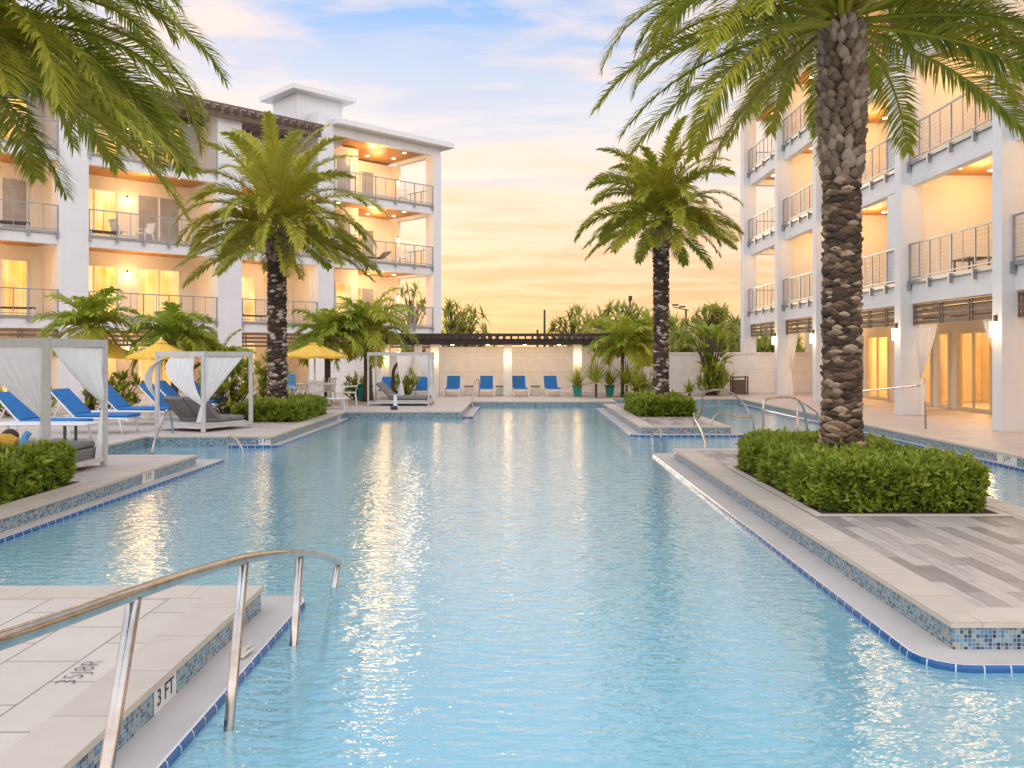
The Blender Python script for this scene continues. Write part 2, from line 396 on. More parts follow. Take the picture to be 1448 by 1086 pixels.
def text_mesh(name, s, size, mat, matrix, parent=None, bold=0.0):
    cu = bpy.data.curves.new(name, 'FONT'); cu.body = s; cu.size = size; cu.align_x = 'CENTER'; cu.align_y = 'CENTER'; cu.offset = bold
    to = bpy.data.objects.new('tmp', cu); COL.objects.link(to)
    bpy.context.view_layer.update()
    me = bpy.data.meshes.new_from_object(to.evaluated_get(bpy.context.evaluated_depsgraph_get()))
    bpy.data.objects.remove(to); bpy.data.curves.remove(cu)
    me.name = name; me.transform(matrix); me.materials.clear(); me.materials.append(M[mat])
    o = bpy.data.objects.new(name, me); COL.objects.link(o)
    if parent: o.parent = parent
    return o

# ------------------------------------------------------------------ camera, world, sun
cd = bpy.data.cameras.new('camera'); cam = bpy.data.objects.new('camera', cd); COL.objects.link(cam)
cam.location = (0, 0, EYE); cam.rotation_euler = (R(90), 0, 0)
cd.sensor_width = 36; cd.lens = 36 * FPX / 1448; cd.shift_x = -(VX - 724) / 1448; cd.shift_y = -(543 - VY) / 1448
cd.clip_start = 0.05; cd.clip_end = 6000
scene.camera = cam
scene.view_settings.view_transform = 'Standard'; scene.view_settings.look = 'None'; scene.view_settings.exposure = 0.75; scene.view_settings.gamma = 1
scene.cycles.use_denoising = True
scene.cycles.max_bounces = 7; scene.cycles.diffuse_bounces = 3; scene.cycles.glossy_bounces = 3; scene.cycles.transmission_bounces = 4; scene.cycles.transparent_max_bounces = 12
scene.cycles.caustics_reflective = False; scene.cycles.caustics_refractive = False; scene.cycles.sample_clamp_indirect = 8

def build_world():
    w = bpy.data.worlds.new('World'); scene.world = w; w.use_nodes = True
    t = NT.__new__(NT); t.t = w.node_tree; t.t.nodes.clear()
    out = t.n('ShaderNodeOutputWorld')
    sk = t.n('ShaderNodeTexSky'); sk.sky_type = 'NISHITA'; sk.sun_disc = False; sk.sun_elevation = R(7); sk.sun_rotation = R(-14)
    b1 = t.n('ShaderNodeBackground'); t.link(sk.outputs[0], b1.inputs[0]); b1.inputs[1].default_value = 0.004
    g = t.n('ShaderNodeTexCoord').outputs['Generated']
    s = t.n('ShaderNodeSeparateXYZ'); t.link(g, s.inputs[0])
    z = s.outputs[2]; y = s.outputs[1]; x = s.outputs[0]
    zc = t.math('MAXIMUM', z, 0.0)
    base = t.ramp(zc, [(0.0, (1.1, 0.68, 0.33)), (0.06, (1.12, 0.74, 0.40)), (0.13, (1.14, 0.84, 0.60)), (0.20, (1.12, 0.92, 0.78)), (0.27, (0.88, 0.87, 0.93)), (0.36, (0.36, 0.60, 1.0)), (0.6, (0.40, 0.60, 1.0)), (1.0, (0.40, 0.58, 1.0))])
    # the sky away from the sunset is a paler, cooler dusk
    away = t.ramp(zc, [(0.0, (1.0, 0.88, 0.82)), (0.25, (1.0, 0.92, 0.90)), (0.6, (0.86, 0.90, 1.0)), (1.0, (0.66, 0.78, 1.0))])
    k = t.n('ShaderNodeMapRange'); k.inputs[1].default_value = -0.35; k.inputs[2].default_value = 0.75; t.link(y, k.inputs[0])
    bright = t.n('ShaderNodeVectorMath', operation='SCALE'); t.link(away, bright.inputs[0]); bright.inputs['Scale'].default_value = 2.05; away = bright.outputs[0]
    # cloud sheets on a flat layer overhead
    iz = t.math('DIVIDE', 1.0, t.math('ADD', zc, 0.10))
    c = t.n('ShaderNodeCombineXYZ'); t.link(t.math('MULTIPLY', x, iz), c.inputs[0]); t.link(t.math('MULTIPLY', y, iz), c.inputs[1])
    cl = t.noise(t.map(c.outputs[0], (0.8, 1.5, 1), rot=(0, 0, R(22)), loc=(2.3, 0.7, 0)), 1.7, 8, 0.56)
    cl2 = t.noise(t.map(c.outputs[0], (0.5, 1.5, 1), rot=(0, 0, R(-9)), loc=(7.1, 3.2, 0)), 1.9, 8, 0.6)
    cm = t.ramp(cl, [(0.45, (0, 0, 0)), (0.60, (0.95, 0.95, 0.95))])
    cm2 = t.ramp(cl2, [(0.52, (0, 0, 0)), (0.64, (0.85, 0.85, 0.85))])
    pk = t.ramp(zc, [(0.0, (1.05, 0.60, 0.27)), (0.08, (1.08, 0.62, 0.34)), (0.15, (1.15, 0.72, 0.46)), (0.22, (1.18, 0.86, 0.68)), (0.32, (1.12, 0.90, 0.82)), (0.7, (0.9, 0.88, 0.92))])
    col = t.mix(cm, base, pk)
    lil = t.ramp(zc, [(0.0, (1.05, 0.55, 0.23)), (0.08, (1.05, 0.60, 0.32)), (0.14, (1.05, 0.70, 0.46)), (0.2, (0.80, 0.80, 0.86)), (0.3, (0.66, 0.74, 0.94)), (1.0, (0.7, 0.74, 0.88))])
    col = t.mix(cm2, col, lil)
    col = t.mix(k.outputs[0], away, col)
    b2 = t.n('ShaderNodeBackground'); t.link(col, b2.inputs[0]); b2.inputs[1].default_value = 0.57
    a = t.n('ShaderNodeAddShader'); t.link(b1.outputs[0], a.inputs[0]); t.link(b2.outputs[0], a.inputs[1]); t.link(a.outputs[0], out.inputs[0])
build_world()
sl = bpy.data.lights.new('sun', 'SUN'); sl.energy = 0.7; sl.angle = R(14); sl.color = (1.0, 0.78, 0.52)
so = bpy.data.objects.new('sun', sl); COL.objects.link(so)
sd = Vector((math.sin(R(-14)) * math.cos(R(7)), math.cos(R(-14)) * math.cos(R(7)), math.sin(R(7))))
so.rotation_euler = sd.to_track_quat('Z', 'Y').to_euler(); so.location = (-20, 60, 30)

# ------------------------------------------------------------------ pool and decks
WZ = -0.222; LZ = -0.18
def build_pool():
    m = MB(); m.add([(-8.3, -7.9, WZ), (8.7, -7.9, WZ), (8.7, 34.2, WZ), (-8.3, 34.2, WZ)], [(0, 1, 2, 3)])
    struct(m.build('water', 'pool_water'))
    m = MB(); m.box(-8.6, -8.4, -1.55, 9.0, 34.6, -0.85)
    # entry steps in the far left inlet
    for i in range(4): m.box(-7.9, 15.1, -0.9, -5.64 - 0.55 * i, 18.35, -0.72 + 0.12 * i)
    for i in range(4): m.box(5.2 - 0.02 * i, 17.2 + 0.55 * i, -0.9, 8.4, 20.6, -0.72 + 0.12 * i)
    struct(m.build('pool_floor', 'pool_plaster'))
    # decks: each slab a solid from below the water to the deck surface
    def deck(x0, y0, x1, y1, mat, z=-0.004):
        m = MB(); m.box(x0, y0, -1.6, x1, y1, z); struct(m.build('pool_deck', mat))
    deck(-45, -14, -1.96, 6.56 - 0.02, 'limestone')
    deck(-45, 6.54, -5.62, 15.03, 'deck_plank')
    deck(-45, 15.03, -7.97, 18.47, 'deck_plank')
    deck(-45, 18.47, -5.30, 26.22, 'deck_plank')
    deck(-45, 26.22, -1.82, 31.82, 'deck_plank')
    deck(-45, 31.82, 3.5, 70, 'deck_plank')
    deck(3.5, 33.82, 45, 70, 'deck_plank')
    deck(8.52, -14, 45, 33.82, 'deck_plank')
    deck(-1.96, -14, 8.52, -8.0, 'deck_plank')
    m = MB()
    for x0, y0, x1, y1 in ((-1500, -1500, -45, 1500), (45, -1500, 1500, 1500), (-45, 70, 45, 1500), (-45, -1500, 45, -14)):
        m.add([(x0, y0, -0.02), (x1, y0, -0.02), (x1, y1, -0.02), (x0, y1, -0.02)], [(0, 1, 2, 3)])
    struct(m.build('ground', 'lawn_ground'))
build_pool()

def edge_run(pts, side, closed=False, cw=0.34, ledge=None, mosaic=True):
    """pool edge along axis-aligned runs; side = +1 when the water is on the right hand of travel"""
    cop_y, cop_x, mos, low = MB(), MB(), MB(), MB()
    n = len(pts); P = [Vector((a, b, 0)) for a, b in pts]; segs = range(n if closed else n - 1)
    def outn(i):
        d = (P[(i + 1) % n] - P[i]).normalized(); return Vector((d.y, -d.x, 0)) * side
    def inner(i, c):
        a = outn(i - 1) if (closed or i > 0) else outn(i); b = outn(i) if (closed or i < n - 1) else outn(i - 1)
        return P[i] - (a + b) * (c / (1 + a.dot(b)))
    for i in segs:
        j = (i + 1) % n; d = (P[j] - P[i]).normalized(); L = (P[j] - P[i]).length
        q = [P[i], P[j], inner(j, cw), inner(i, cw)]
        if side < 0: q = [q[1], q[0], q[3], q[2]]
        t = cop_y if abs(d.y) > 0.5 else cop_x
        vs = [(p.x, p.y, -0.036) for p in q] + [(p.x, p.y, 0.0) for p in q]
        t.add(vs, [(3, 2, 1, 0), (4, 5, 6, 7), (0, 1, 5, 4), (1, 2, 6, 5), (2, 3, 7, 6), (3, 0, 4, 7)])
        p0, p1 = inner(i, 0.018), inner(j, 0.018)  # the tile face stands a little behind the coping nosing
        uv0 = P[i].x * 1.37 + P[i].y
        f = [(p0.x, p0.y, -0.27), (p1.x, p1.y, -0.27), (p1.x, p1.y, -0.034), (p0.x, p0.y, -0.034)]
        u = [(uv0, -0.27), (uv0 + L, -0.27), (uv0 + L, -0.034), (uv0, -0.034)]
        w4 = [(p0.x, p0.y, -0.86), (p1.x, p1.y, -0.86), (p1.x, p1.y, -0.271), (p0.x, p0.y, -0.271)]
        if side < 0: f.reverse(); u.reverse(); w4.reverse()
        mos.add(f, [(0, 1, 2, 3)], [u]); low.add(w4, [(0, 1, 2, 3)])
    if cop_y.v: struct(cop_y.build('pool_coping', 'coping_stone'))
    if cop_x.v: struct(cop_x.build('pool_coping', 'coping_stone_across'))
    if mosaic: struct(mos.build('pool_tile_band', 'mosaic_tile')); struct(low.build('pool_wall', 'pool_plaster'))

def round_poly(pts, r, n=6):
    out = []; N = len(pts)
    for i in range(N):
        p, a, b = Vector(pts[i]), Vector(pts[i - 1]), Vector(pts[(i + 1) % N])
        da, db = (a - p).normalized(), (b - p).normalized()
        c = p + (da + db) * r
        s, e = p + da * r, p + db * r
        for k in range(n + 1):
            t = k / n; v = (s - c).lerp(e - c, t).normalized() * r
            out.append(c + v)
    return out
def ledge(poly, r=0.28):
    """walk-in ledge just above the water with a cobalt nosing (poly counter-clockwise)"""
    P = round_poly(poly, r); n = len(P)
    m = MB(); m.prism([(p.x, p.y) for p in P], -0.30, LZ)
    struct(m.build('pool_ledge', 'ledge_plaster'))
    m = MB(); m.prism([(p.x, p.y) for p in P], -0.84, -0.302); struct(m.build('pool_wall', 'pool_plaster'))
    def off(o):
        res = []
        for i in range(n):
            a, b = P[i - 1], P[(i + 1) % n]; d = (b - a).normalized(); res.append(P[i] + Vector((d.y, -d.x)) * o)
        return res
    prof = [(0.001, LZ + 0.001), (0.006, LZ - 0.004), (0.012, LZ - 0.014), (0.014, LZ - 0.03), (0.014, LZ - 0.066), (0.001, LZ - 0.07)]
    rings = [off(o) for o, _ in prof]; m = MB(); s = 0.0
    for i in range(n):
        j = (i + 1) % n; L = (P[j] - P[i]).length
        for k in range(len(prof) - 1):
            q = [(*rings[k + 1][i], prof[k + 1][1]), (*rings[k + 1][j], prof[k + 1][1]), (*rings[k][j], prof[k][1]), (*rings[k][i], prof[k][1])]
            m.add(q, [(0, 1, 2, 3)], [[(s, 0), (s + L, 0), (s + L, 1), (s, 1)]])
        s += L
    struct(m.build('pool_ledge_trim', 'cobalt_trim'))
    m = MB(); ri, ro = off(-0.012), off(0.003)
    for i in range(n):
        j = (i + 1) % n
        m.add([(*ri[i], LZ + 0.003), (*ro[i], LZ + 0.003), (*ro[j], LZ + 0.003), (*ri[j], LZ + 0.003)], [(0, 1, 2, 3)])
    struct(m.build('pool_ledge_grout', 'tile_white'))

# near left platform
edge_run([(-40, 6.56), (-1.94, 6.56), (-1.94, -8)], -1, cw=0.33)
ledge([(-30, -7.8), (-1.69, -7.8), (-1.69, 6.95), (-30, 6.95)][0:4], 0.2)
# far left platform, inlet and rear decks
edge_run([(-5.6, 6.6), (-5.6, 15.05), (-7.95, 15.05), (-7.95, 18.45), (-5.28, 18.45), (-5.28, 26.2), (-1.8, 26.2), (-1.8, 31.8), (3.5, 31.8), (3.5, 33.8), (8.5, 33.8), (8.5, -8)], 1, cw=0.32)
ledge([(-6.4, 6.97), (-5.42, 6.97), (-5.42, 15.9), (-6.4, 15.9)], 0.1)
ledge([(-6.2, 18.3), (-5.12, 18.3), (-5.12, 26.0), (-6.2, 26.0)], 0.1)
ledge([(8.38, -7.9), (9.0, -7.9), (9.0, 33.6), (8.38, 33.6)], 0.04)
ledge([(-1.95, 26.6), (-1.5, 26.6), (-1.5, 31.7), (-1.95, 31.7)], 0.05)
def island(x0, y0, x1, y1, lx0, ly0, lx1, ly1):
    m = MB(); m.box(x0 + 0.34, y0 + 0.34, -0.05, x1 - 0.34, y1 - 0.34, -0.004); struct(m.build('island_paving', 'plank_tile'))
    edge_run([(x0, y0), (x1, y0), (x1, y1), (x0, y1)], 1, True)
    m = MB(); m.box(x0 + 0.03, y0 + 0.03, -1.29, x1 - 0.03, y1 - 0.03, -0.052); struct(m.build('island_core', 'concrete'))
    ledge([(lx0, ly0), (lx1, ly0), (lx1, ly1), (lx0, ly1)])
island(2.8, 5.66, 5.7, 16.05, 2.52, 5.38, 5.98, 16.9)
island(2.86, 20.9, 5.06, 30.4, 2.62, 20.6, 5.35, 30.7)

def bed(x0, y0, x1, y1):
    b = 0.1
    m = MB()
    m.box(x0 - b, y0 - b, 0.001, x1 + b, y0, 0.012); m.box(x0 - b, y1, 0.001, x1 + b, y1 + b, 0.012)
    m.box(x0 - b, y0, 0.001, x0, y1, 0.012); m.box(x1, y0, 0.001, x1 + b, y1, 0.012)
    struct(m.build('bed_border', 'coping_stone_across'))
    m = MB(); m.box(x0, y0, -0.002, x1, y1, 0.006); struct(m.build('soil', 'soil'))
bed(3.26, 9.44, 5.2, 13.45); bed(3.2, 23.85, 4.85, 26.9); bed(-7.4, 21.95, -5.62, 25.4); bed(-9.0, 7.6, -5.98, 11.85)

def marker(p, n, w, label, s='3 FT'):
    """white tile with depth lettering on a pool wall; n = outward normal, p = tile centre"""
    n = Vector(n); r = Vector((0, 0, 1)).cross(n)
    h = 0.142
    root = tag(bpy.data.objects.new('depth_marker', None), label, 'sign'); COL.objects.link(root); root.location = p
    m = MB(); c = Vector((0, 0, 0)); vs = []
    for dz in (-1, 1):
        for sx in (-1, 1):
            vs.append(r * sx * w / 2 + Vector((0, 0, dz * h / 2)) + n * 0.003)
    m.add(vs, [(0, 1, 3, 2)]); m.build('tile_plate', 'tile_white', root)
    mt = Matrix.Identity(4); mt.col[0][:3] = r; mt.col[1][:3] = (0, 0, 1); mt.col[2][:3] = n; mt.col[3][:3] = n * 0.0055
    text_mesh('lettering', s, 0.125, 'ink', mt, root, 0.001)
zc = -0.108
P = gp(238, 960, -0.036)
marker((-1.958, 4.78, zc), (1, 0, 0), 0.30, 'white 3 FT depth tile on the near left platform beside the big handrail')
marker((-5.618, 13.1, zc), (1, 0, 0), 0.42, 'white 3 FT depth tile below the platform of the near white cabana')
marker((8.518, 15.25, zc), (-1, 0, 0), 0.62, 'white 3 FT depth tile on the right pool wall near the columns')
marker((-5.45, 18.468, zc), (0, -1, 0), 0.25, 'white 3 FT depth tile at the corner below the daybed cabana')
marker((-5.298, 25.3, zc), (1, 0, 0), 0.5, 'white 3 FT depth tile in the edge by the white tables')
mt = Matrix(((0, -1, 0, -2.42), (1, 0, 0, 4.78), (0, 0, 1, 0.002), (0, 0, 0, 1)))
tag(text_mesh('deck_lettering', '35J8R', 0.155, 'ink', mt, None, -0.004), 'worn black lettering on the pale paving left of the big handrail', 'lettering')

# ------------------------------------------------------------------ handrails
def smooth_path(pts, k=6):
    P = [Vector(p) for p in pts]; out = []
    for i in range(len(P) - 1):
        a, b, c, d = P[max(i - 1, 0)], P[i], P[i + 1], P[min(i + 2, len(P) - 1)]
        for j in range(k):
            t = j / k
            out.append(0.5 * ((2 * b) + (c - a) * t + (2 * a - 5 * b + 4 * c - d) * t * t + (3 * b - a - 3 * c + d) * t ** 3))
    out.append(P[-1]); return out
def handrail(label, rail, posts, r=0.024, mat='polished_steel', k=6):
    base = Vector(rail[0]); base.z = 0
    root = thing('handrail', label, 'handrail', base)
    m = MB(); m.tube([p - base for p in smooth_path(rail, k)], r, 12); m.build('rail', mat, root, True)
    for a, b in posts:
        m = MB(); m.tube([Vector(a) - base, Vector(b) - base], r, 12); m.build('post', mat, root, True)
    return root
def main_rail():
    r = [at(-130, 948, 1.9), at(0, 906, 2.34), at(95, 873, 2.72), at(190, 839, 3.23), at(270, 812, 3.85), at(345, 791, 4.56), at(390, 784, 5.2), at(424, 783, 5.88), at(453, 786, 6.6), at(479, 795, 7.35)]
    posts = []
    for (tx, ty, bx, by, Y) in ((190, 845, 147, 1110, 3.23), (345, 796, 323, 1035, 4.56), (424, 788, 415, 915, 5.88), (478, 796, 472, 832, 7.35)):
        a, b = at(tx, ty, Y), at(bx, by, Y); d = (b - a); b = a + d * ((a.z + 1.28) / (a.z - b.z)); posts.append((a, b))
    handrail('large curved stainless steel handrail descending into the pool in the foreground', r, posts, 0.027, k=8)
main_rail()
handrail('thin steel handrail at the steps of the far left inlet', [at(215, 642, 15.2), at(219, 622, 15.25), at(227, 600, 15.4), at(233, 585, 15.6), at(237, 580, 16.2), at(242, 590, 16.9), at(244, 612, 17.2)], [], 0.02)
handrail('small white arched rail rising from the water of the left inlet', [at(322, 634, 18.2), at(322, 620, 18.2), at(328, 617, 18.1), at(338, 626, 17.9), at(345, 640, 17.7)], [], 0.02)
handrail('tall steel handrail arching beside the far palm island hedge', [at(986, 592, 23.4), at(993, 581, 23.2), at(994, 560, 23.0), at(1002, 553, 22.8), at(1026, 552, 22.2), at(1046, 565, 21.5), at(1061, 586, 20.9), at(1070, 608, 20.4), at(1071, 632, 20.3)], [], 0.026)
handrail('steel handrail arch behind the near island hedge', [at(1079, 660, 16.7), at(1079, 600, 16.7), at(1080, 572, 16.7), at(1089, 563, 16.8), at(1120, 562, 17.3), at(1132, 570, 17.6), at(1139, 590, 17.9), at(1144, 640, 18.1)], [], 0.026)
handrail('second steel handrail sloping to the water behind the near palm trunk', [at(1128, 565, 18.4), at(1145, 576, 18.4), at(1157, 588, 18.5), at(1160, 625, 18.5)], [(at(1128, 565, 18.4), at(1128, 650, 18.4))], 0.024)
handrail('low looped steel rail at the water end of the far palm island', [at(1006, 606, 21.2), at(1007, 596, 21.2), at(1012, 587, 21.3), at(1020, 584, 21.4), at(1040, 589, 21.6), at(1061, 590, 21.8), at(1066, 600, 21.9), at(1066, 616, 21.9)], [], 0.02)
handrail('slanting steel handrail between the two palm islands', [at(981, 584, 21.1), at(984, 594, 20.8), at(993, 611, 19.8), at(1002, 640, 18.6)], [(at(982, 585, 21.1), at(982, 604, 21.1))], 0.024)
handrail('short hooked rail end in the water off the far island corner', [at(934, 606, 19.6), at(928, 611, 19.5), at(921, 616, 19.3), at(923, 626, 19.1), at(927, 640, 19.0)], [(at(934, 606, 19.6), at(936, 628, 19.6))], 0.02)
handrail('steel handrail on the right deck in front of the tied white curtain', [at(1301, 545, 20.4), at(1260, 549, 22.0), at(1216, 553, 24.1)], [(at(1307, 534, 20.3), at(1309, 606, 20.3)), (at(1218, 553, 24.0), gp(1214, 589))], 0.022)
handrail('steel handrail at the rear pool steps near the blue chairs', [at(668, 580, 30.6), at(668, 560, 30.8), at(671, 542, 31.2), at(676, 536, 31.6), at(678, 545, 32), at(677, 561, 32.4)], [], 0.024)
m = MB()
for k, (a, b) in enumerate((((-1.83, 5.55), (-1.78, 5.72)), ((-1.80, 5.5), (-1.74, 5.63)))):
    m.add([(a[0] - .03, a[1], LZ + .006), (a[0] + .05, a[1] - .02, LZ + .012), (b[0] + .02, b[1], LZ + .035), (b[0] - .05, b[1] - .03, LZ + .008)], [(0, 1, 2, 3)])
tag(m.build('ledge_bracket', 'frame_tan', None, False, 0.003), 'small curled beige bracket lying on the pale pool ledge by the 3 FT tile', 'leaf')  # beige bracket on the ledge, shaped as small curled plates

# ------------------------------------------------------------------ palms
def frond(m, base, az, el, L, droop, ll, lw, n, tint, twist=0.0, vee=0.35, rach=0.022, curl=1.6, hang=0.3):
    N = 22; pts = []; tans = []; p = Vector(base); ds = L / N
    h = Vector((math.cos(az), math.sin(az), 0)); up = Vector((0, 0, 1)); side0 = h.cross(up)
    bend = rnd.uniform(-0.25, 0.25)
    for i in range(N + 1):
        t = i / N; e = el - droop * t ** curl
        hh = (h + side0 * bend * t).normalized()
        d = hh * math.cos(e) + up * math.sin(e)
        pts.append(p.copy()); tans.append(d.normalized()); p = p + d * ds
    m.tint = min(1, tint + 0.35)
    m.tube(pts[::2], [rach * (1 - 0.85 * i / (len(pts[::2]) - 1)) for i in range(len(pts[::2]))], 4)
    m.tint = tint
    for i in range(n):
        t = 0.14 + 0.86 * (i + rnd.random() * 0.5) / n; f = t * N; k = min(int(f), N - 1); a = f - k
        q = pts[k].lerp(pts[k + 1], a); d = tans[k].lerp(tans[k + 1], a).normalized()
        s = d.cross(up)
        if s.length < 0.05: s = side0.copy()
        s.normalize(); nn = s.cross(d).normalized()
        s2 = s * math.cos(twist) + nn * math.sin(twist); n2 = nn * math.cos(twist) - s * math.sin(twist)
        size = ll * (0.45 + 0.55 * math.sin(math.pi * min(1, 0.12 + t * 0.9)) ** 0.7) * (1.0 if t < 0.9 else 0.8)
        fw = 0.55 + 0.75 * t
        for sg in (-1, 1):
            v = vee + rnd.uniform(-0.28, 0.28)
            dr = (s2 * sg * 1.0 + d * fw + n2 * v + Vector((rnd.uniform(-.12, .12), rnd.uniform(-.12, .12), rnd.uniform(-.1, .1)))).normalized()
            lz = size * rnd.uniform(0.8, 1.12)
            w = dr.cross(n2 + s2 * 0.3 * sg); w = w.normalized() * lw * 0.5 if w.length > 0.01 else s * lw * 0.5
            m1 = q + dr * lz * 0.5; tip = q + dr * lz - up * lz * hang * rnd.uniform(0.3, 1.0)
            m.tint = max(0, min(1, tint + rnd.uniform(-0.08, 0.08)))
            m.add([q - w * 0.6, q + w * 0.6, m1 + w, m1 - w, tip], [(0, 1, 2, 3), (3, 2, 4)])

def boot(m, c, th, z, rad, w, h, d, tilt):
    n = Vector((math.cos(th), math.sin(th), 0)); t = Vector((-n.y, n.x, 0)); k = Vector((0, 0, 1))
    o = Vector((c[0], c[1], z)) + n * rad
    vs = []; K = 8
    for sc, dp in ((1.0, -0.02), (0.92, d * 0.75), (0.55, d * 1.05)):
        for i in range(K):
            a = 2 * math.pi * i / K; ca, sa = math.cos(a), math.sin(a)
            q = (abs(ca) + abs(sa)) ** -0.55; ca *= q; sa *= q
            y = sa * h / 2 * (1.15 if sa > 0 else 0.95)
            vs.append(o + t * ca * w / 2 * sc + k * y * sc + n * (dp + tilt * y * (1 if dp > 0 else 0.3)))
    vs.append(o + n * d * 1.08)
    fs = []
    for r in range(2):
        for i in range(K): fs.append((r * K + i, r * K + (i + 1) % K, (r + 1) * K + (i + 1) % K, (r + 1) * K + i))
    for i in range(K): fs.append((2 * K + i, 2 * K + (i + 1) % K, 3 * K))
    m.add(vs, fs)

def date_palm(name, label, x, y, top, r0, r1, nf, L, ll, lw, nl, bootmat, group, seed, upperfrac=0.0, bw=0.15, bh=0.11, base_z=0.0, ring=11, tintr=(0.1, 0.6), fr=(0.1, 2.6), headr=1.3, droops=(1.0, 2.1), collar=0.45, elspan=104, clear=False):
    global rnd
    rnd = random.Random(seed)
    root = thing(name, label, 'palm tree', (x, y, base_z), 0, group)
    H = top - base_z
    def rad(z):
        t = z / H
        r = r0 + (r1 - r0) * min(1, t * 1.2) + 0.36 * r0 * max(0, 1 - t * 5.5) ** 1.3
        if upperfrac and t > 1 - upperfrac: r *= 1 + (headr - 1) * min(1, (t - 1 + upperfrac) / 0.12) * (1 - 0.25 * (t - 1 + upperfrac) / upperfrac)
        return r
    m = MB(); prof = [(rad(H * i / 40) * (0.90 + 0.04 * rnd.random()), H * i / 40) for i in range(41)]
    m.lathe(prof, 18); tr = m.build('trunk', 'dark_wood', root, True)
    m = MB(); mg = MB(); row = 0; z = 0.03
    while z < H:
        t = z / H; up = upperfrac and t > 1 - upperfrac
        n = ring + (1 if row % 3 == 0 else 0); rr = rad(z)
        for i in range(n):
            th = 2 * math.pi * (i + 0.5 * (row % 2)) / n + rnd.uniform(-.13, .13)
            zz = z + rnd.uniform(-.35, .35) * bh
            if up: boot(mg, (0, 0), th, zz, rr * 0.93, bw * rnd.uniform(0.75, 1.15), bh * rnd.uniform(1.3, 2.2), 0.055 * rnd.uniform(0.7, 1.2), 0.30)
            elif rnd.random() < 0.97: boot(m, (0, 0), th, zz, rr * 0.94, bw * rnd.uniform(1.0, 1.7), bh * rnd.uniform(0.6, 1.15), 0.032 * rnd.uniform(0.5, 1.5) * (r0 / 0.3), rnd.uniform(0.1, 0.5))
        z += bh * (0.95 if up else 0.66); row += 1
    m.build('leaf_base', bootmat, tr, True)
    if mg.v: mg.build('leaf_base', 'palm_boot_grey', tr, True)
    m = MB(); g = 2.399963
    for i in range(nf):
        t = (i + 0.5) / nf; az = i * g + rnd.uniform(-.2, .2)
        el = R(82) - t ** 0.9 * R(elspan) + rnd.uniform(-.1, .1)
        if clear and t > .55 and abs((az + math.pi / 2 + math.pi) % (2 * math.pi) - math.pi) < R(38): el += R(45)
        dr = droops[0] + (droops[1] - droops[0]) * math.sin(math.pi * min(1, t * 1.0 + 0.1)) * rnd.uniform(0.75, 1.15)
        if el < R(5): dr *= 0.75
        b = Vector((math.cos(az) * r1 * 0.7 * (0.3 + t), math.sin(az) * r1 * 0.7 * (0.3 + t), H + collar * (1 - t) - 0.05))
        tint = tintr[0] + (tintr[1] - tintr[0]) * rnd.random() ** 1.2
        frond(m, b, az, el, L * rnd.uniform(0.85, 1.1) * (1 - 0.18 * t), dr, ll, lw, nl, tint, rnd.uniform(-.5, .5), 0.35, 0.028 * L / 3)
    m.build('crown', 'palm_leaf', root)
    return root

date_palm('date_palm', 'tallest date palm with a thick scaly trunk on the near right island', 4.24, 11.5, 6.1, 0.24, 0.215, 70, 3.85, 0.52, 0.034, 96, 'palm_boot', 'date palms in clipped hedges', 3, 0.33, 0.145, 0.105, 0, 13, (0.12, 0.78), headr=1.28, droops=(0.9, 1.95), clear=True, elspan=98)
date_palm('date_palm', 'date palm at the upper left edge, only its drooping fronds in view', -6.85, 10.1, 5.42, 0.30, 0.27, 92, 3.8, 0.52, 0.034, 98, 'palm_boot', 'date palms in clipped hedges', 14, 0.33, 0.145, 0.105, 0, 13, (0.12, 0.78), headr=1.28, droops=(0.9, 1.95))
date_palm('date_palm', 'slim date palm on the far right island against the sunset', 4.07, 25.3, 5.6, 0.21, 0.22, 64, 2.75, 0.42, 0.048, 76, 'palm_boot_dark', 'date palms in clipped hedges', 5, 0.14, 0.11, 0.10, 0, 11, (0.2, 0.85), headr=1.25, droops=(0.8, 1.75))
date_palm('date_palm', 'dark trunked date palm before the left building', -6.62, 23.6, 5.0, 0.245, 0.23, 66, 3.15, 0.44, 0.05, 80, 'palm_boot_dark', 'date palms in clipped hedges', 9, 0.14, 0.12, 0.10, 0, 11, (0.5, 1.0), headr=1.25, droops=(0.7, 1.8))

def small_palm(label, x, y, h, L, nf, seed, r=0.09, tintr=(0.2, 0.8), group='feathery small palms', lean=0.0, ll=0.42, lw=0.05):
    global rnd
    rnd = random.Random(seed)
    root = thing('small_palm', label, 'palm tree', (x, y, 0), 0, group)
    m = MB(); m.tube([(lean * t * t, 0, h * t) for t in (0, .2, .4, .6, .8, 1)], [r * 1.3, r, r * .9, r * .9, r * 1.0, r * 1.1], 10); m.build('trunk', 'bark', root, True)
    m = MB()
    for i in range(nf):
        t = (i + 0.5) / nf; az = i * 2.399963 + rnd.uniform(-.2, .2)
        frond(m, (lean, 0, h), az, R(80) - t * R(85) + rnd.uniform(-.1, .1), L * rnd.uniform(.8, 1.1), rnd.uniform(1.1, 2.0), ll * L / 1.4, lw * 1.6, 26, rnd.uniform(*tintr), rnd.uniform(-.4, .4), 0.3, 0.018, hang=0.5)
    m.build('crown', 'bright_leaf', root)
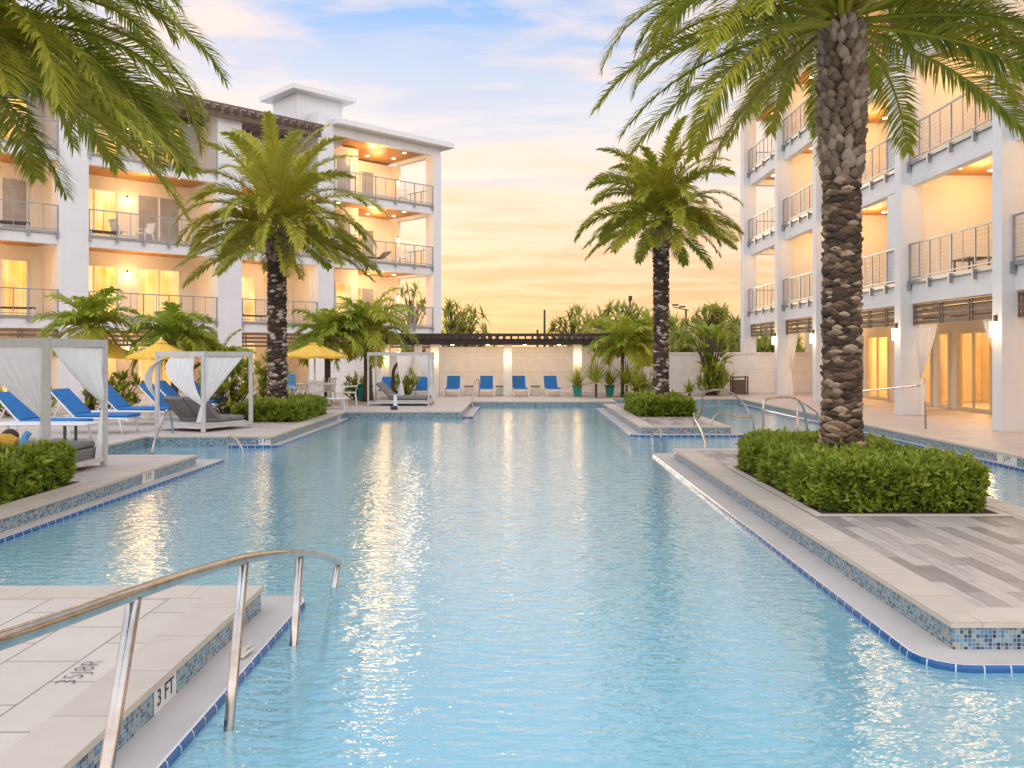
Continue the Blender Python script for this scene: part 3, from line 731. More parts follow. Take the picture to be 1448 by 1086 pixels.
for a in (('small palm with arching fronds behind the near white cabana', -13.5, 27.2, 2.55, 1.75, 26, 21, .12, (0.2, .9)),
          ('bushy small palm between the two left yellow umbrellas', -11.0, 27.6, 2.15, 1.75, 26, 22, .12, (0.15, .8)),
          ('low yellowish palm behind the daybed cabana', -10.1, 29.2, 1.35, 1.4, 24, 23, .1, (0.4, 1.0)),
          ('green small palm just left of the yellow umbrella by the white table', -6.9, 31.0, 2.3, 1.8, 26, 24, .12, (0.1, .8)),
          ('tall lit small palm right of the yellow umbrella by the white table', -5.6, 31.8, 2.5, 2.0, 32, 25, .17, (0.2, 1.0)),
          ('slender palm at the right end of the dark pergola', 4.1, 35.2, 2.0, 1.75, 26, 26, .07, (0.35, 1.0)),
          ('slender palm between the teal pots and the far palm island', 4.75, 36.2, 2.2, 1.8, 26, 27, .07, (0.35, 1.0)),
          ):
    small_palm(*a)

def blade(m, base, d, L, w, droop=0.3, segs=3):
    d = Vector(d).normalized(); up = Vector((0, 0, 1)); s = d.cross(up)
    s = s.normalized() if s.length > 0.05 else Vector((1, 0, 0)); vs = []; p = Vector(base)
    for i in range(segs + 1):
        t = i / segs; ww = w * (0.5 + 1.1 * t) if t < 0.45 else w * (1.2 * (1 - t) + 0.02)
        vs += [p - s * ww / 2, p + s * ww / 2]; dd = (d - up * droop * t * 1.6).normalized(); p = p + dd * L / segs
    m.add(vs, [(2 * i, 2 * i + 1, 2 * i + 3, 2 * i + 2) for i in range(segs)])
def rosette(m, c, n, L, w, lo=0.0, hi=1.3, droop=0.35, tint=(0.1, 0.8)):
    for i in range(n):
        az = rnd.uniform(0, 6.283); e = rnd.uniform(lo, hi); m.tint = rnd.uniform(*tint)
        blade(m, c, (math.cos(az) * math.cos(e), math.sin(az) * math.cos(e), math.sin(e)), L * rnd.uniform(.7, 1.15), w, droop * rnd.uniform(.5, 1.4))

# ------------------------------------------------------------------ hedges and shrubs
def hedge(label, x0, y0, x1, y1, h, dens, leaf, seed, group='clipped hedges round the palms'):
    global rnd
    rnd = random.Random(seed)
    cx, cy = (x0 + x1) / 2, (y0 + y1) / 2
    root = thing('hedge', label, 'hedge', (cx, cy, 0), 0, group)
    a, b = (x1 - x0) / 2, (y1 - y0) / 2
    m = MB(); m.box(-a + .12, -b + .12, 0.01, a - .12, b - .12, h - .09, 0.1); m.build('stems', 'soil', root)
    m = MB()
    from mathutils import noise as mn
    areas = [('t', 4 * a * b), ('f', 2 * a * h), ('b', 2 * a * h), ('l', 2 * b * h), ('r', 2 * b * h)]
    for nm, ar in areas:
        for i in range(int(ar * dens)):
            u, v = rnd.uniform(-1, 1), rnd.uniform(-1, 1); hz = rnd.uniform(0.04, 1) * h
            if nm == 't': p = Vector((u * a, v * b, h)); n = Vector((0, 0, 1))
            elif nm == 'f': p = Vector((u * a, -b, hz)); n = Vector((0, -1, 0.2))
            elif nm == 'b': p = Vector((u * a, b, hz)); n = Vector((0, 1, 0.2))
            elif nm == 'l': p = Vector((-a, v * b, hz)); n = Vector((-1, 0, 0.2))
            else: p = Vector((a, v * b, hz)); n = Vector((1, 0, 0.2))
            # rounded shoulders and a lumpy face
            r = 0.16; q = Vector((max(-a + r, min(a - r, p.x)), max(-b + r, min(b - r, p.y)), min(h - r, p.z)))
            dd = p - q
            if dd.length > r: p = q + dd.normalized() * r; n = (n + dd.normalized()).normalized()
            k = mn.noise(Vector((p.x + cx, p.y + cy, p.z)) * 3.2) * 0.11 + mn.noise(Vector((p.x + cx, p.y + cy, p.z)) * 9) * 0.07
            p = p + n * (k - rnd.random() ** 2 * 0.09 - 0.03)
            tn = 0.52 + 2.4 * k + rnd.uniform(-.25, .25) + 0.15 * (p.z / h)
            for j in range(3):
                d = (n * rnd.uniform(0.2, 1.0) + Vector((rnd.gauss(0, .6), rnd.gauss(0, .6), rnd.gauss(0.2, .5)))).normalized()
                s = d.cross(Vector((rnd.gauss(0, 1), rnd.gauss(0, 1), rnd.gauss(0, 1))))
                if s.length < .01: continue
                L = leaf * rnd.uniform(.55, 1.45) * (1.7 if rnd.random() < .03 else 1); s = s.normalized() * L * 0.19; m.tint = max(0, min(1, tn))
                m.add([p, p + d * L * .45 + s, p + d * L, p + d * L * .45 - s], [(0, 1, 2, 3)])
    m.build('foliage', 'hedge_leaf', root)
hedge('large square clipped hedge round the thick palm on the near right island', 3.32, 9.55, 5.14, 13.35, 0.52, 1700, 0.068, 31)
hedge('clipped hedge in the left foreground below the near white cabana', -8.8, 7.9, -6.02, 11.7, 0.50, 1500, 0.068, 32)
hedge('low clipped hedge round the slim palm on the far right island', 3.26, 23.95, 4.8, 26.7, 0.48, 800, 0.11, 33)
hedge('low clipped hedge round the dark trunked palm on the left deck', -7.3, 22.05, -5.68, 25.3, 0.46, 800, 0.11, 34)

def shrub(label, x, y, r, h, n, L, w, seed, mat='bright_leaf', tint=(0.05, .7), group=None, z0=0.0):
    global rnd
    rnd = random.Random(seed)
    root = thing('shrub', label, 'shrub', (x, y, z0), 0, group)
    m = MB(); mt = MB()
    n = int(n * 1.7)
    for i in range(n):
        a, q = rnd.uniform(0, 6.283), r * rnd.random() ** .5; zz = rnd.uniform(0.12, 1) * h * (1 - 0.35 * (q / r) ** 2)
        c = Vector((math.cos(a) * q, math.sin(a) * q, zz)); rosette(m, c, 9, L, w * 1.15, -.3, 1.4, .4, tint)
        if i % 3 == 0: mt.tube([(c.x * .25, c.y * .25, 0), (c.x * .7, c.y * .7, zz * .6), c], [0.02, 0.014, 0.008], 5)
    mt.build('stem', 'bark', root); m.build('foliage', mat, root)
for i, a in enumerate((('glossy shrub seen through the daybed cabana posts', -8.6, 25.4, .75, 1.75, 60, .38, .09),
                       ('yellow lit shrub beside the dark trunked palm', -7.9, 27.3, .55, 1.7, 40, .4, .09),
                       ('dark shrub under the loungers behind the near cabana', -14.2, 24.5, 1.0, .9, 50, .3, .08),
                       ('leafy shrub behind the second blue lounger', -12.9, 27.6, .9, 1.2, 50, .32, .08),
                       ('rounded shrub beside the lit small palm trunk', -6.3, 33.2, .45, .9, 30, .3, .08),
                       ('pale shrub between the palm trunk and the teal pot', -4.6, 34.5, .5, 1.1, 34, .34, .08),
                       ('golden grass clump at the foot of the white rear wall', 5.1, 35.6, .5, .9, 26, .5, .04))):
    shrub(*a, 40 + i, tint=(0.3, 1.0) if i in (0, 1, 5, 6) else (0.1, .8))

def yucca(label, x, y, z, n, L, seed, trunk=0.0, w=0.05, tint=(0.1, .7), group='spiky yuccas by the teal pots'):
    global rnd
    rnd = random.Random(seed)
    root = thing('yucca', label, 'plant', (x, y, z), 0, group)
    m = MB(); m.tube([(0, 0, -0.02), (0, 0, max(.06, trunk))], 0.05, 8); m.build('stem', 'bark', root)
    m = MB(); rosette(m, Vector((0, 0, trunk + .04)), n, L, w, -.1, 1.5, .3, tint); m.build('foliage', 'bright_leaf', root)
def pot(label, x, y, s=1.0):
    root = thing('planter', label, 'plant pot', (x, y, 0), 0, 'teal glazed planters')
    m = MB(); m.lathe([(.17 * s, 0.0), (.19 * s, 0.03), (.245 * s, .40 * s), (.26 * s, .42 * s), (.26 * s, .46 * s), (.225 * s, .46 * s), (.21 * s, .41 * s)], 4, (0, 0, 0))
    # square tapered pot turned to face the pool
    for v in m.v:
        v.x, v.y = (v.x - v.y) * 0.72, (v.x + v.y) * 0.72
    m.build('pot_body', 'teal_glaze', root)
    m = MB(); m.box(-.2 * s, -.2 * s, .38 * s, .2 * s, .2 * s, .40 * s); m.build('pot_soil', 'soil', root)
for i, (px, lab) in enumerate(((816, 'left one of the two teal planters in front of the pergola end'), (862, 'right one of the two teal planters in front of the pergola end'))):
    pot(lab, (px - VX) * 35.7 / FPX, 35.7)
    yucca(('bushy plant growing in the left teal planter', 'bushy plant growing in the right teal planter')[i], (px - VX) * 35.7 / FPX, 35.7, .42, 120, .85, 50 + i, 0, .05, (.3, 1.0), 'plants in the teal planters')
pot('teal planter standing left of the rear cabana', (516 - VX) * 32.4 / FPX, 32.4, 1.35)
yucca('lime plant growing in the teal planter left of the rear cabana', (516 - VX) * 32.4 / FPX, 32.4, .56, 50, .6, 53, 0, .05, (.5, 1.0), 'plants in the teal planters')
for i, (px, Y, h, L, lab) in enumerate(((843, 34.6, .55, 1.05, 'spiky yucca between the two teal planters'), (886, 34.7, .5, 1.0, 'spiky yucca just right of the right teal planter'), (901, 34.2, .35, .8, 'young yucca nearest the far palm hedge'), (975, 36.0, .12, .5, 'dark low yucca behind the far island hedge'))):
    yucca(lab, (px - VX) * Y / FPX, Y, 0, 80, L * 1.15, 60 + i, h, .085, (.2, .95))

def paddle_plant(label, x, y, h, n, seed):
    global rnd
    rnd = random.Random(seed)
    root = thing('paddle_plant', label, 'plant', (x, y, 0))
    ms, ml = MB(), MB()
    for i in range(n):
        az = rnd.uniform(0, 6.283); sp = rnd.uniform(.15, .75); hh = h * rnd.uniform(.35, 1.0)
        b = Vector((rnd.uniform(-.25, .25), rnd.uniform(-.25, .25), 0)); t = Vector((math.cos(az) * sp, math.sin(az) * sp, hh))
        mid = b.lerp(t, .5) + Vector((0, 0, .15 * hh)); ms.tube([b, mid, t], [.045, .03, .018], 6)
        ml.tint = rnd.uniform(0, .8)
        for k in range(3): blade(ml, t, (math.cos(az + rnd.uniform(-.7, .7)), math.sin(az + rnd.uniform(-.7, .7)), rnd.uniform(-.1, 1.4)), rnd.uniform(.5, .85), .24, .35, 5)
    ms.build('stem', 'bark', root, True); ml.build('foliage', 'bright_leaf', root)
paddle_plant('big paddle leaved plant against the white rear wall left of the bin', (1006 - VX) * 37.2 / FPX, 37.2, 3.0, 42, 71)
shrub('spiky green undergrowth at the foot of the paddle leaved plant', (1008 - VX) * 36.6 / FPX, 36.6, .75, 1.35, 40, .55, .06, 72, tint=(0, .6))

def far_tree(label, px, Y, topy, spread, nb, seed, leafL=1.0, tint=(0.1, .9)):
    global rnd
    rnd = random.Random(seed)
    x = (px - VX) * Y / FPX; h = EYE + (VY - topy) * Y / FPX; nb = int(nb * 1.9); spread *= 1.45
    root = thing('tree', label, 'tree', (x, Y, 0), 0, 'trees beyond the rear wall')
    mt, ml = MB(), MB()
    mt.tube([(0, 0, 0), (.1, 0, h * .35), (0, .1, h * .65)], [.2, .14, .09], 8)
    for i in range(nb):
        a = rnd.uniform(0, 6.283); q = spread * rnd.random() ** .6; z = h * rnd.uniform(.30, .97) 
        q *= 1 - .5 * max(0, z / h - .6) / .4
        c = Vector((math.cos(a) * q, math.sin(a) * q, z)); mt.tube([(0, 0, z * .55), c * .6 + Vector((0, 0, z * .33)), c], [.05, .035, .015], 5)
        rosette(ml, c, 12, leafL * rnd.uniform(.7, 1.25), leafL * .22, -.9, 1.3, .55, tint)
    mt.build('trunk', 'bark', root); ml.build('crown', 'far_leaf', root)
for i, a in enumerate((('dark feathery tree beside the left building corner', 640, 60, 427, 1.6, 26), ('bushy tree left of the pole behind the pergola', 660, 58, 440, 1.6, 26),
                       ('feathery tree behind the right part of the pergola', 808, 60, 434, 1.3, 22), ('low olive tree behind the pergola end', 850, 58, 446, 1.6, 26),
                       ('loose tree left of the far palm trunk', 880, 56, 432, 1.8, 30), ('pale green tree right behind the far palm trunk', 915, 60, 440, 2.0, 32), ('rounded tree right of the far palm trunk', 948, 55, 452, 1.8, 34),
                       ('tall crested tree above the paddle leaved plant', 1002, 50, 432, 1.5, 34), ('dark leaning tree left of the right building', 1030, 58, 446, 1.5, 26), ('golden bushy tree beside the right building', 1040, 54, 466, 2.4, 44),
                       ('tree seen through the open ground floor of the right building', 1085, 56, 474, 2.4, 40), ('small tree seen through the corner balcony of the left building', 582, 66, 402, 1.4, 20),
                       ('green tree seen over the wall behind the rear cabana', 580, 56, 488, 2.2, 30))):
    far_tree(*a, 80 + i, 0.85)
def far_bush(label, px, Y, topy, r, seed):
    shrub(label, (px - VX) * Y / FPX, Y, r, EYE + (VY - topy) * Y / FPX, 130, .7, .15, seed, 'far_leaf', (.1, .8), 'bushes beyond the rear wall')
for i, (px, topy, r, lab) in enumerate(((850, 462, 3, 'bush behind the pergola end over the wall'), (905, 460, 3.2, 'bush left of the far palm over the white wall'), (960, 460, 3.2, 'bush right of the far palm over the white wall'), (1060, 478, 3, 'bush over the wall under the right building corner'), (1105, 480, 2.2, 'bush over the wall deep under the right building'))):
    far_bush(lab, px, 47, topy, r, 100 + i)

# ------------------------------------------------------------------ rear wall, pergola, poles
def rear():
    m = MB(); m.box(-9.5, 39.0, 0, 13.5, 39.25, EYE - 0.02); m.box(-9.52, 38.96, EYE - .02, 13.52, 39.29, EYE + .06)
    m.box(-3.7, 38.9, .0, 3.2, 39.0, 2.05)
    for z in (.95,): m.box(-3.5, 38.88, z, 3.0, 38.9, z + .025)
    tag(m.build('garden_wall', 'block_wall'), 'long white block wall closing the rear of the pool yard', 'wall')
    g = thing('pergola', 'long dark slatted pergola on white lamp lit pillars at the rear', 'pergola', (0, 36, 0))
    for px in (545, 591, 615, 718, 816.5):
        Y = 35.9; x = (px - VX) * Y / FPX; w = .18 if px != 591 else .14
        m = MB(); m.box(x - w, -.18, 0, x + w, .18, 2.13, .01); p = m.build('pillar', 'stucco_cream', g)
        if px != 591:
            m = MB(); m.box(x - .045, -.27, 1.52, x + .045, -.182, 1.58, .01); l = m.build('lamp_body', 'dark_metal', p)
            m = MB(); m.box(x - .05, -.262, 1.585, x + .05, -.19, 1.60); m.box(x - .05, -.262, 1.50, x + .05, -.19, 1.515); m.build('lamp_glass', 'sconce_glow', p)
            for dz in (.12, -.12): lamp((x, 36 - .28, 1.55 + dz), 5, radius=.22)
    x0, x1 = (492 - VX) * 35.4 / FPX, (868 - VX) * 35.4 / FPX
    m = MB(); m.box(x0, -.35, 2.13, x1 - .4, -.25, 2.36); m.box(x0, .25, 2.13, x1 - .4, .35, 2.36); m.box(x0, 2.75, 2.13, x1 - .4, 2.85, 2.36); m.build('beam', 'dark_wood', g)
    m = MB(); x = x0
    while x < x1 - .1:
        m.box(x, -.75, 2.362, x + .055, 3.1, 2.52); x += .30
    m.build('rafter', 'dark_wood', g)
    m = MB()
    for k in range(9): y = -.75 + .46 * k; m.box(x0 - .1, y, 2.522, x1, y + .07, 2.57)
    m.build('slat', 'dark_wood', g)
    for px in (640, 690, 742, 790):  # downlights and their rails, added to wash the rear wall with light
        x = (px - VX) * 36.6 / FPX
        m = MB(); m.lathe([(.06, 2.09), (.07, 2.128)], 12, (x, .45, 0)); m.build('downlight', 'sconce_glow', g)
        m = MB(); m.box(x - .05, .36, 2.13, x + .05, 2.74, 2.20); m.build('added_lamp_rail', 'dark_wood', g)
        lamp((x, 36 + 1.5, 1.85), 15, radius=.55)  # added fill for the rear wall, set apart from the disc
    # poles
    for px, topy, arm, lab in ((770, 438, 0, 'thin bare utility pole behind the pergola'), (760, 466, 0, 'short dark post top behind the pergola'), (891, 420, 1, 'tall street light left of the far palm trunk'), (970, 437, 2, 'two headed street light right of the far palm trunk')):
        Y = 62; b = at(px, 480, Y); t = at(px, topy, Y); r = thing('street_light' if arm else 'utility_pole', lab, 'street light' if arm else 'pole', (b.x, Y, 0))
        m = MB(); m.tube([(0, 0, 0), (0, 0, t.z)], [.10, .07], 8); m.build('pole', 'dark_metal', r)
        if arm == 1:
            m = MB(); m.box(-.14, -.14, t.z - .25, .14, .14, t.z + .08, .03); m.build('lamp_head', 'dark_metal', r)
        if arm == 2:
            m = MB(); m.bar((-.9, 0, t.z + .15), (.2, 0, t.z - .1), .07); m.build('arm', 'dark_metal', r)
            for dx in (-.75, -.25):
                m = MB(); m.box(dx - .25, -.15, t.z + .05 - dx * .25, dx + .2, .15, t.z + .16 - dx * .25, .03); m.build('lamp_head', 'dark_metal', r)
    # bin by the right end of the wall
    b = gp(1045, 557.5); r = thing('litter_bin', 'brown framed slatted litter bin against the white rear wall', 'bin', (b.x, b.y, 0))
    m = MB(); m.box(-.32, -.2, .03, .32, .2, .07); m.box(-.32, -.2, .72, .32, .2, .76)
    for sx in (-1, 1):
        for sy in (-1, 1): m.box(sx * .32 - .025, sy * .2 - .025, 0, sx * .32 + .025, sy * .2 + .025, .78)
    m.build('frame', 'dark_wood', r)
    m = MB()
    for k in range(8): m.box(-.28 + k * .07, -.2, .09, -.225 + k * .07, .18, .62)
    m.build('slat_panel', 'brown_wood', r)
    m = MB(); m.box(-.25, -.205, .64, .16, .18, .71); m.build('opening', 'white_plastic', r)
rear()

# ------------------------------------------------------------------ shared building pieces
def railing(parent, a, b, F, axis, off, post_gap=1.15, mesh=0.11, rh=1.03):
    """a..b along axis ('x' or 'y'); off = coordinate on the other axis; brackets hang over the slab edge"""
    out = -1
    def pt(s, o, z): return (s, off + o, z) if axis == 'x' else (off + o, s, z)
    m = MB(); L = b - a; n = max(2, round(L / post_gap))
    m.bar(pt(a, 0, F + rh), pt(b, 0, F + rh), .045, .045); m.bar(pt(a, 0, F + .09), pt(b, 0, F + .09), .035, .035)
    m.bar(pt(a, 0, F - .03), pt(b, 0, F - .03), .05, .10)
    for i in range(n + 1):
        s = a + .03 + (L - .06) * i / n
        m.bar(pt(s, 0, F - .0), pt(s, 0, F + rh), .036, .04)
        m.bar(pt(s, out * .03, F - .25), pt(s, out * .03, F + .0), .09, .07)
        if i < n: m.bar(pt(s + L / n / 2, 0, F + .09), pt(s + L / n / 2, 0, F + rh), .022, .022)
    r = m.build('railing', 'steel_rail', parent)
    m = MB(); k = int(L / mesh)
    for i in range(1, k): s = a + L * i / k; m.bar(pt(s, 0, F + .1), pt(s, 0, F + rh - .02), .004, .004)
    for i in range(1, 9): z = F + .1 + (rh - .12) * i / 9; m.bar(pt(a, 0, z), pt(b, 0, z), .004, .004)
    m.build('wire_mesh', 'steel_rail', r)

def valance(parent, a, b, z0, z1, axis, off):
    m = MB()
    def bx(s0, s1, o0, o1, za, zb):
        if axis == 'x': m.box(s0, off + o0, za, s1, off + o1, zb)
        else: m.box(off + o0, s0, za, off + o1, s1, zb)
    h = z1 - z0; L = b - a
    for k in range(4): z = z0 + h * k / 3.6; bx(a, b, -.02, .02, z, z + h * .17)
    n = max(2, int(L / 1.3))
    for i in range(n + 1):
        s = a + .05 + (L - .22) * i / n
        for d in (0, .14): bx(s + d, s + d + .06, -.045, -.021, z0 - .02, z1)
    for o in (.5, 1.0):
        for k in range(2): bx(a, b, o, o + .05, z0 + .2 + .2 * k, z0 + .28 + .2 * k)
    return m.build('slat_valance', 'brown_wood', parent)

def glass_door(parent, s0, s1, F, h, axis, off, panes=2, mat='lit_pane', frame='trim_white', fn='glass_door'):
    def B(m, a, b, za, zb, o0, o1):
        if axis == 'x': m.box(a, off + o0, za, b, off + o1, zb)
        else: m.box(off + o0, a, za, off + o1, b, zb)
    m = MB(); w = .085; L = s1 - s0
    B(m, s0, s1, F + h - w, F + h, -.06, .0); B(m, s0, s1, F + .0, F + .12, -.06, .0)
    for i in range(panes + 1):
        c = s0 + (L - w) * i / panes; B(m, c, c + w, F + .12, F + h - w, -.06, .0)
    d = m.build(fn, frame, parent)
    for i in range(panes):
        c0, c1 = s0 + (L - w) * i / panes + w, s0 + (L - w) * (i + 1) / panes
        m = MB(); B(m, c0, c1, F + .12, F + h - w, -.03, -.02); m.build('pane', mat[i % len(mat)] if isinstance(mat, (list, tuple)) else mat, d)
    return d

def downlight(parent, x, y, z):
    m = MB(); m.lathe([(.09, z - .012), (.09, z - .004)], 12, (x, y, 0)); m.build('downlight', 'lamp_glow', parent)
def wall_lamp(parent, x, y, z, dx, dy, power=12, mat='sconce_glow', h=.26):
    m = MB(); m.box(x - .035 + dx * .04, y - .035 + dy * .04, z + h * .5, x + .035 + dx * .04, y + .035 + dy * .04, z + h * .95, .01); l = m.build('wall_lamp', 'dark_metal', parent)
    m = MB(); m.lathe([(.05, z - h * .5), (.065, z - h * .3), (.065, z + h * .48)], 10, (x + dx * .10, y + dy * .10, 0)); m.build('lamp_glass', mat, l)
    lamp((x + dx * .28, y + dy * .28, z), power, radius=.38, parent=parent)

# ------------------------------------------------------------------ left building
def left_building():
    g = thing('apartment_building', 'white four storey building on the left with lit balconies and rooftop tower', 'building', (-4.46, 47.75, 0), R(45))
    Fs = [3.2, 6.5, 9.8]; XL = -26.0; D = 2.7
    piers = [(-.55, 0.0), (-7.74, -6.86), (-12.84, -11.70), (-19.35, -18.25), (-26.0, -24.6)]
    bays = [(-6.86, -.55), (-11.70, -7.74), (-18.25, -12.84), (-24.6, -19.35)]
    # piers
    for i, (a, b) in enumerate(piers):
        m = MB(); top = 12.55 if i != 1 else 13.02
        m.box(a, -.12, 0, b, .55 if i == 0 else .7, top); m.build('pier', 'stucco', g)
        if i > 0:
            m = MB(); m.box(a + .25, .7, 0, b - .25, D + .05, 12.35); m.build('party_wall', 'stucco_cream', g)
    # main mass behind
    m = MB(); m.box(XL, D, 0, -6.9, 9, 12.35); m.box(-6.9, 4.05, 0, -.25, 9, 12.6)
    m.box(-6.9, 1.9, 0, -4.05, 4.05, 12.6); m.box(-.25, 3.55, 0, 0.0, 9, 12.6)
    m.build('wall', 'stucco_cream', g)
    for k, F in enumerate(Fs):
        m = MB()
        for a, b in bays: m.box(a + .001, -.05, F - .47, b - .001, .22, F)
        m.build('floor_beam', 'stucco', g)
        m = MB()
        for a, b in bays: m.box(a, .22, F - .30, b, D if a < -7 else 4.05, F - .002)
        m.box(-.3, .551, F - .47, 0.0, 3.55, F)
        m.build('floor_slab', 'stucco', g)
    # wooden ceilings, lamps, doors, rails
    for k in range(4):
        ceil = (Fs[k] - .30) if k < 3 else 12.72
        fl = 0.0 if k == 0 else Fs[k - 1]
        for bi, (a, b) in enumerate(bays):
            if k == 3 and bi > 0: continue
            m = MB(); yb = D if bi else 4.05
            m.box(a + .005, .225, ceil - .035, b - .005, yb - .005, ceil - .003)
            m.build('ceiling', 'wood_ceiling', g)
            n = 3 if bi == 0 else 2
            for i in range(n):
                downlight(g, a + (b - a) * (i + .5) / n, .75 if bi else 1.1, ceil - .036)
            if bi == 0:
                downlight(g, -1.2, 2.6, ceil - .036); downlight(g, -2.6, 3.1, ceil - .036)
            lamp(((a + b) / 2, .95, ceil - .40), (62 if k else 50) * (1.35 if bi == 0 else 1.0), parent=g)
            if bi == 0: lamp((-2.2, 2.8, ceil - .5), 45, parent=g)
        for bi, (a, b) in enumerate(bays):
            h = 2.35
            if bi == 0:
                glass_door(g, -5.5, -4.5, fl, 2.3, 'x', 1.9, 1, 'shaded_pane' if k > 1 else 'lit_pane')
                glass_door(g, -3.3, -1.5, fl, 2.3, 'x', 4.05, 2, ('lit_pane', 'shaded_pane'))
                wall_lamp(g, -.25, 3.5, fl + 1.75, -.3, -1, 6)
            elif bi == 1:
                glass_door(g, a + .5, a + 2.2, fl, h, 'x', D, 2, ('lit_pane', 'lit_pane')); glass_door(g, b - 1.3, b - .5, fl, h, 'x', D, 1, 'shaded_pane')
            else:
                top = k == 3
                glass_door(g, a + .12, a + 2.15, fl, 2.42, 'x', D, 2, ('lit_pane', 'lit_pane') if not top else ('shaded_pane', 'lit_pane'))
                glass_door(g, a + 2.95, a + 4.95, fl, 2.42, 'x', D, 2, ('shaded_pane', 'shaded_pane') if k == 2 else ('lit_pane', 'lit_pane'))
                wall_lamp(g, a + 2.55, D, fl + 2.0, 0, -1, 10 if not top else 5)
            if k > 0: railing(g, a + .01, b - .01, fl, 'x', -.09)
            else: valance(g, a + .02, b - .02, 2.05, 2.70, 'x', .0)
    for F in Fs: railing(g, .56, 3.54, F, 'y', -.06)
    # roof over the corner wing
    m = MB(); m.box(-6.86, -.05, 12.55, 0, .22, 13.0); m.box(-.3, .22, 12.55, 0, 3.55, 13.0); m.box(-6.86, .22, 12.73, -.3, 9, 13.0); m.build('roof_beam', 'stucco', g)
    m = MB(); m.box(-6.95, -.6, 13.002, .55, 9.5, 13.30, .02); m.build('roof', 'trim_white', g)
    # dark slatted eave over the rest
    m = MB(); x = XL
    while x < -7.8: m.box(x, -.75, 12.42, x + .09, D + .6, 12.66); x += .42
    m.box(XL, -.45, 12.2, -7.76, -.3, 12.42); m.box(XL, 1.6, 12.2, -7.76, 1.75, 12.42)
    for y in (-.7, -.3, .1, .5, .9, 1.3, 1.7, 2.1, 2.5): m.box(XL, y, 12.662, -7.76, y + .1, 12.74)
    m.build('slatted_eave', 'brown_wood', g)
    m = MB(); m.box(XL, D + .7, 12.352, -7.8, 9.0, 12.62); m.build('parapet', 'stucco', g)
    # roof clutter behind the eave
    m = MB(); m.box(-14.2, .4, 12.742, -13.3, 1.4, 13.15, .03); m.box(-13.15, .6, 12.742, -12.75, 1.1, 13.0, .03); m.build('roof_vent', 'brown_wood', g)
    # rooftop tower
    m = MB(); m.box(-8.25, .95, 12.36, -5.65, 3.3, 14.55); t = m.build('rooftop_tower', 'stucco', g)
    m = MB(); m.box(-8.75, .45, 14.552, -5.15, 3.8, 14.82, .02); m.build('tower_roof', 'trim_white', t)
    m = MB(); m.box(-7.72, -.1, 13.022, -6.9, .94, 13.55); m.build('tower_step', 'stucco', g)
    return g
LB = left_building()

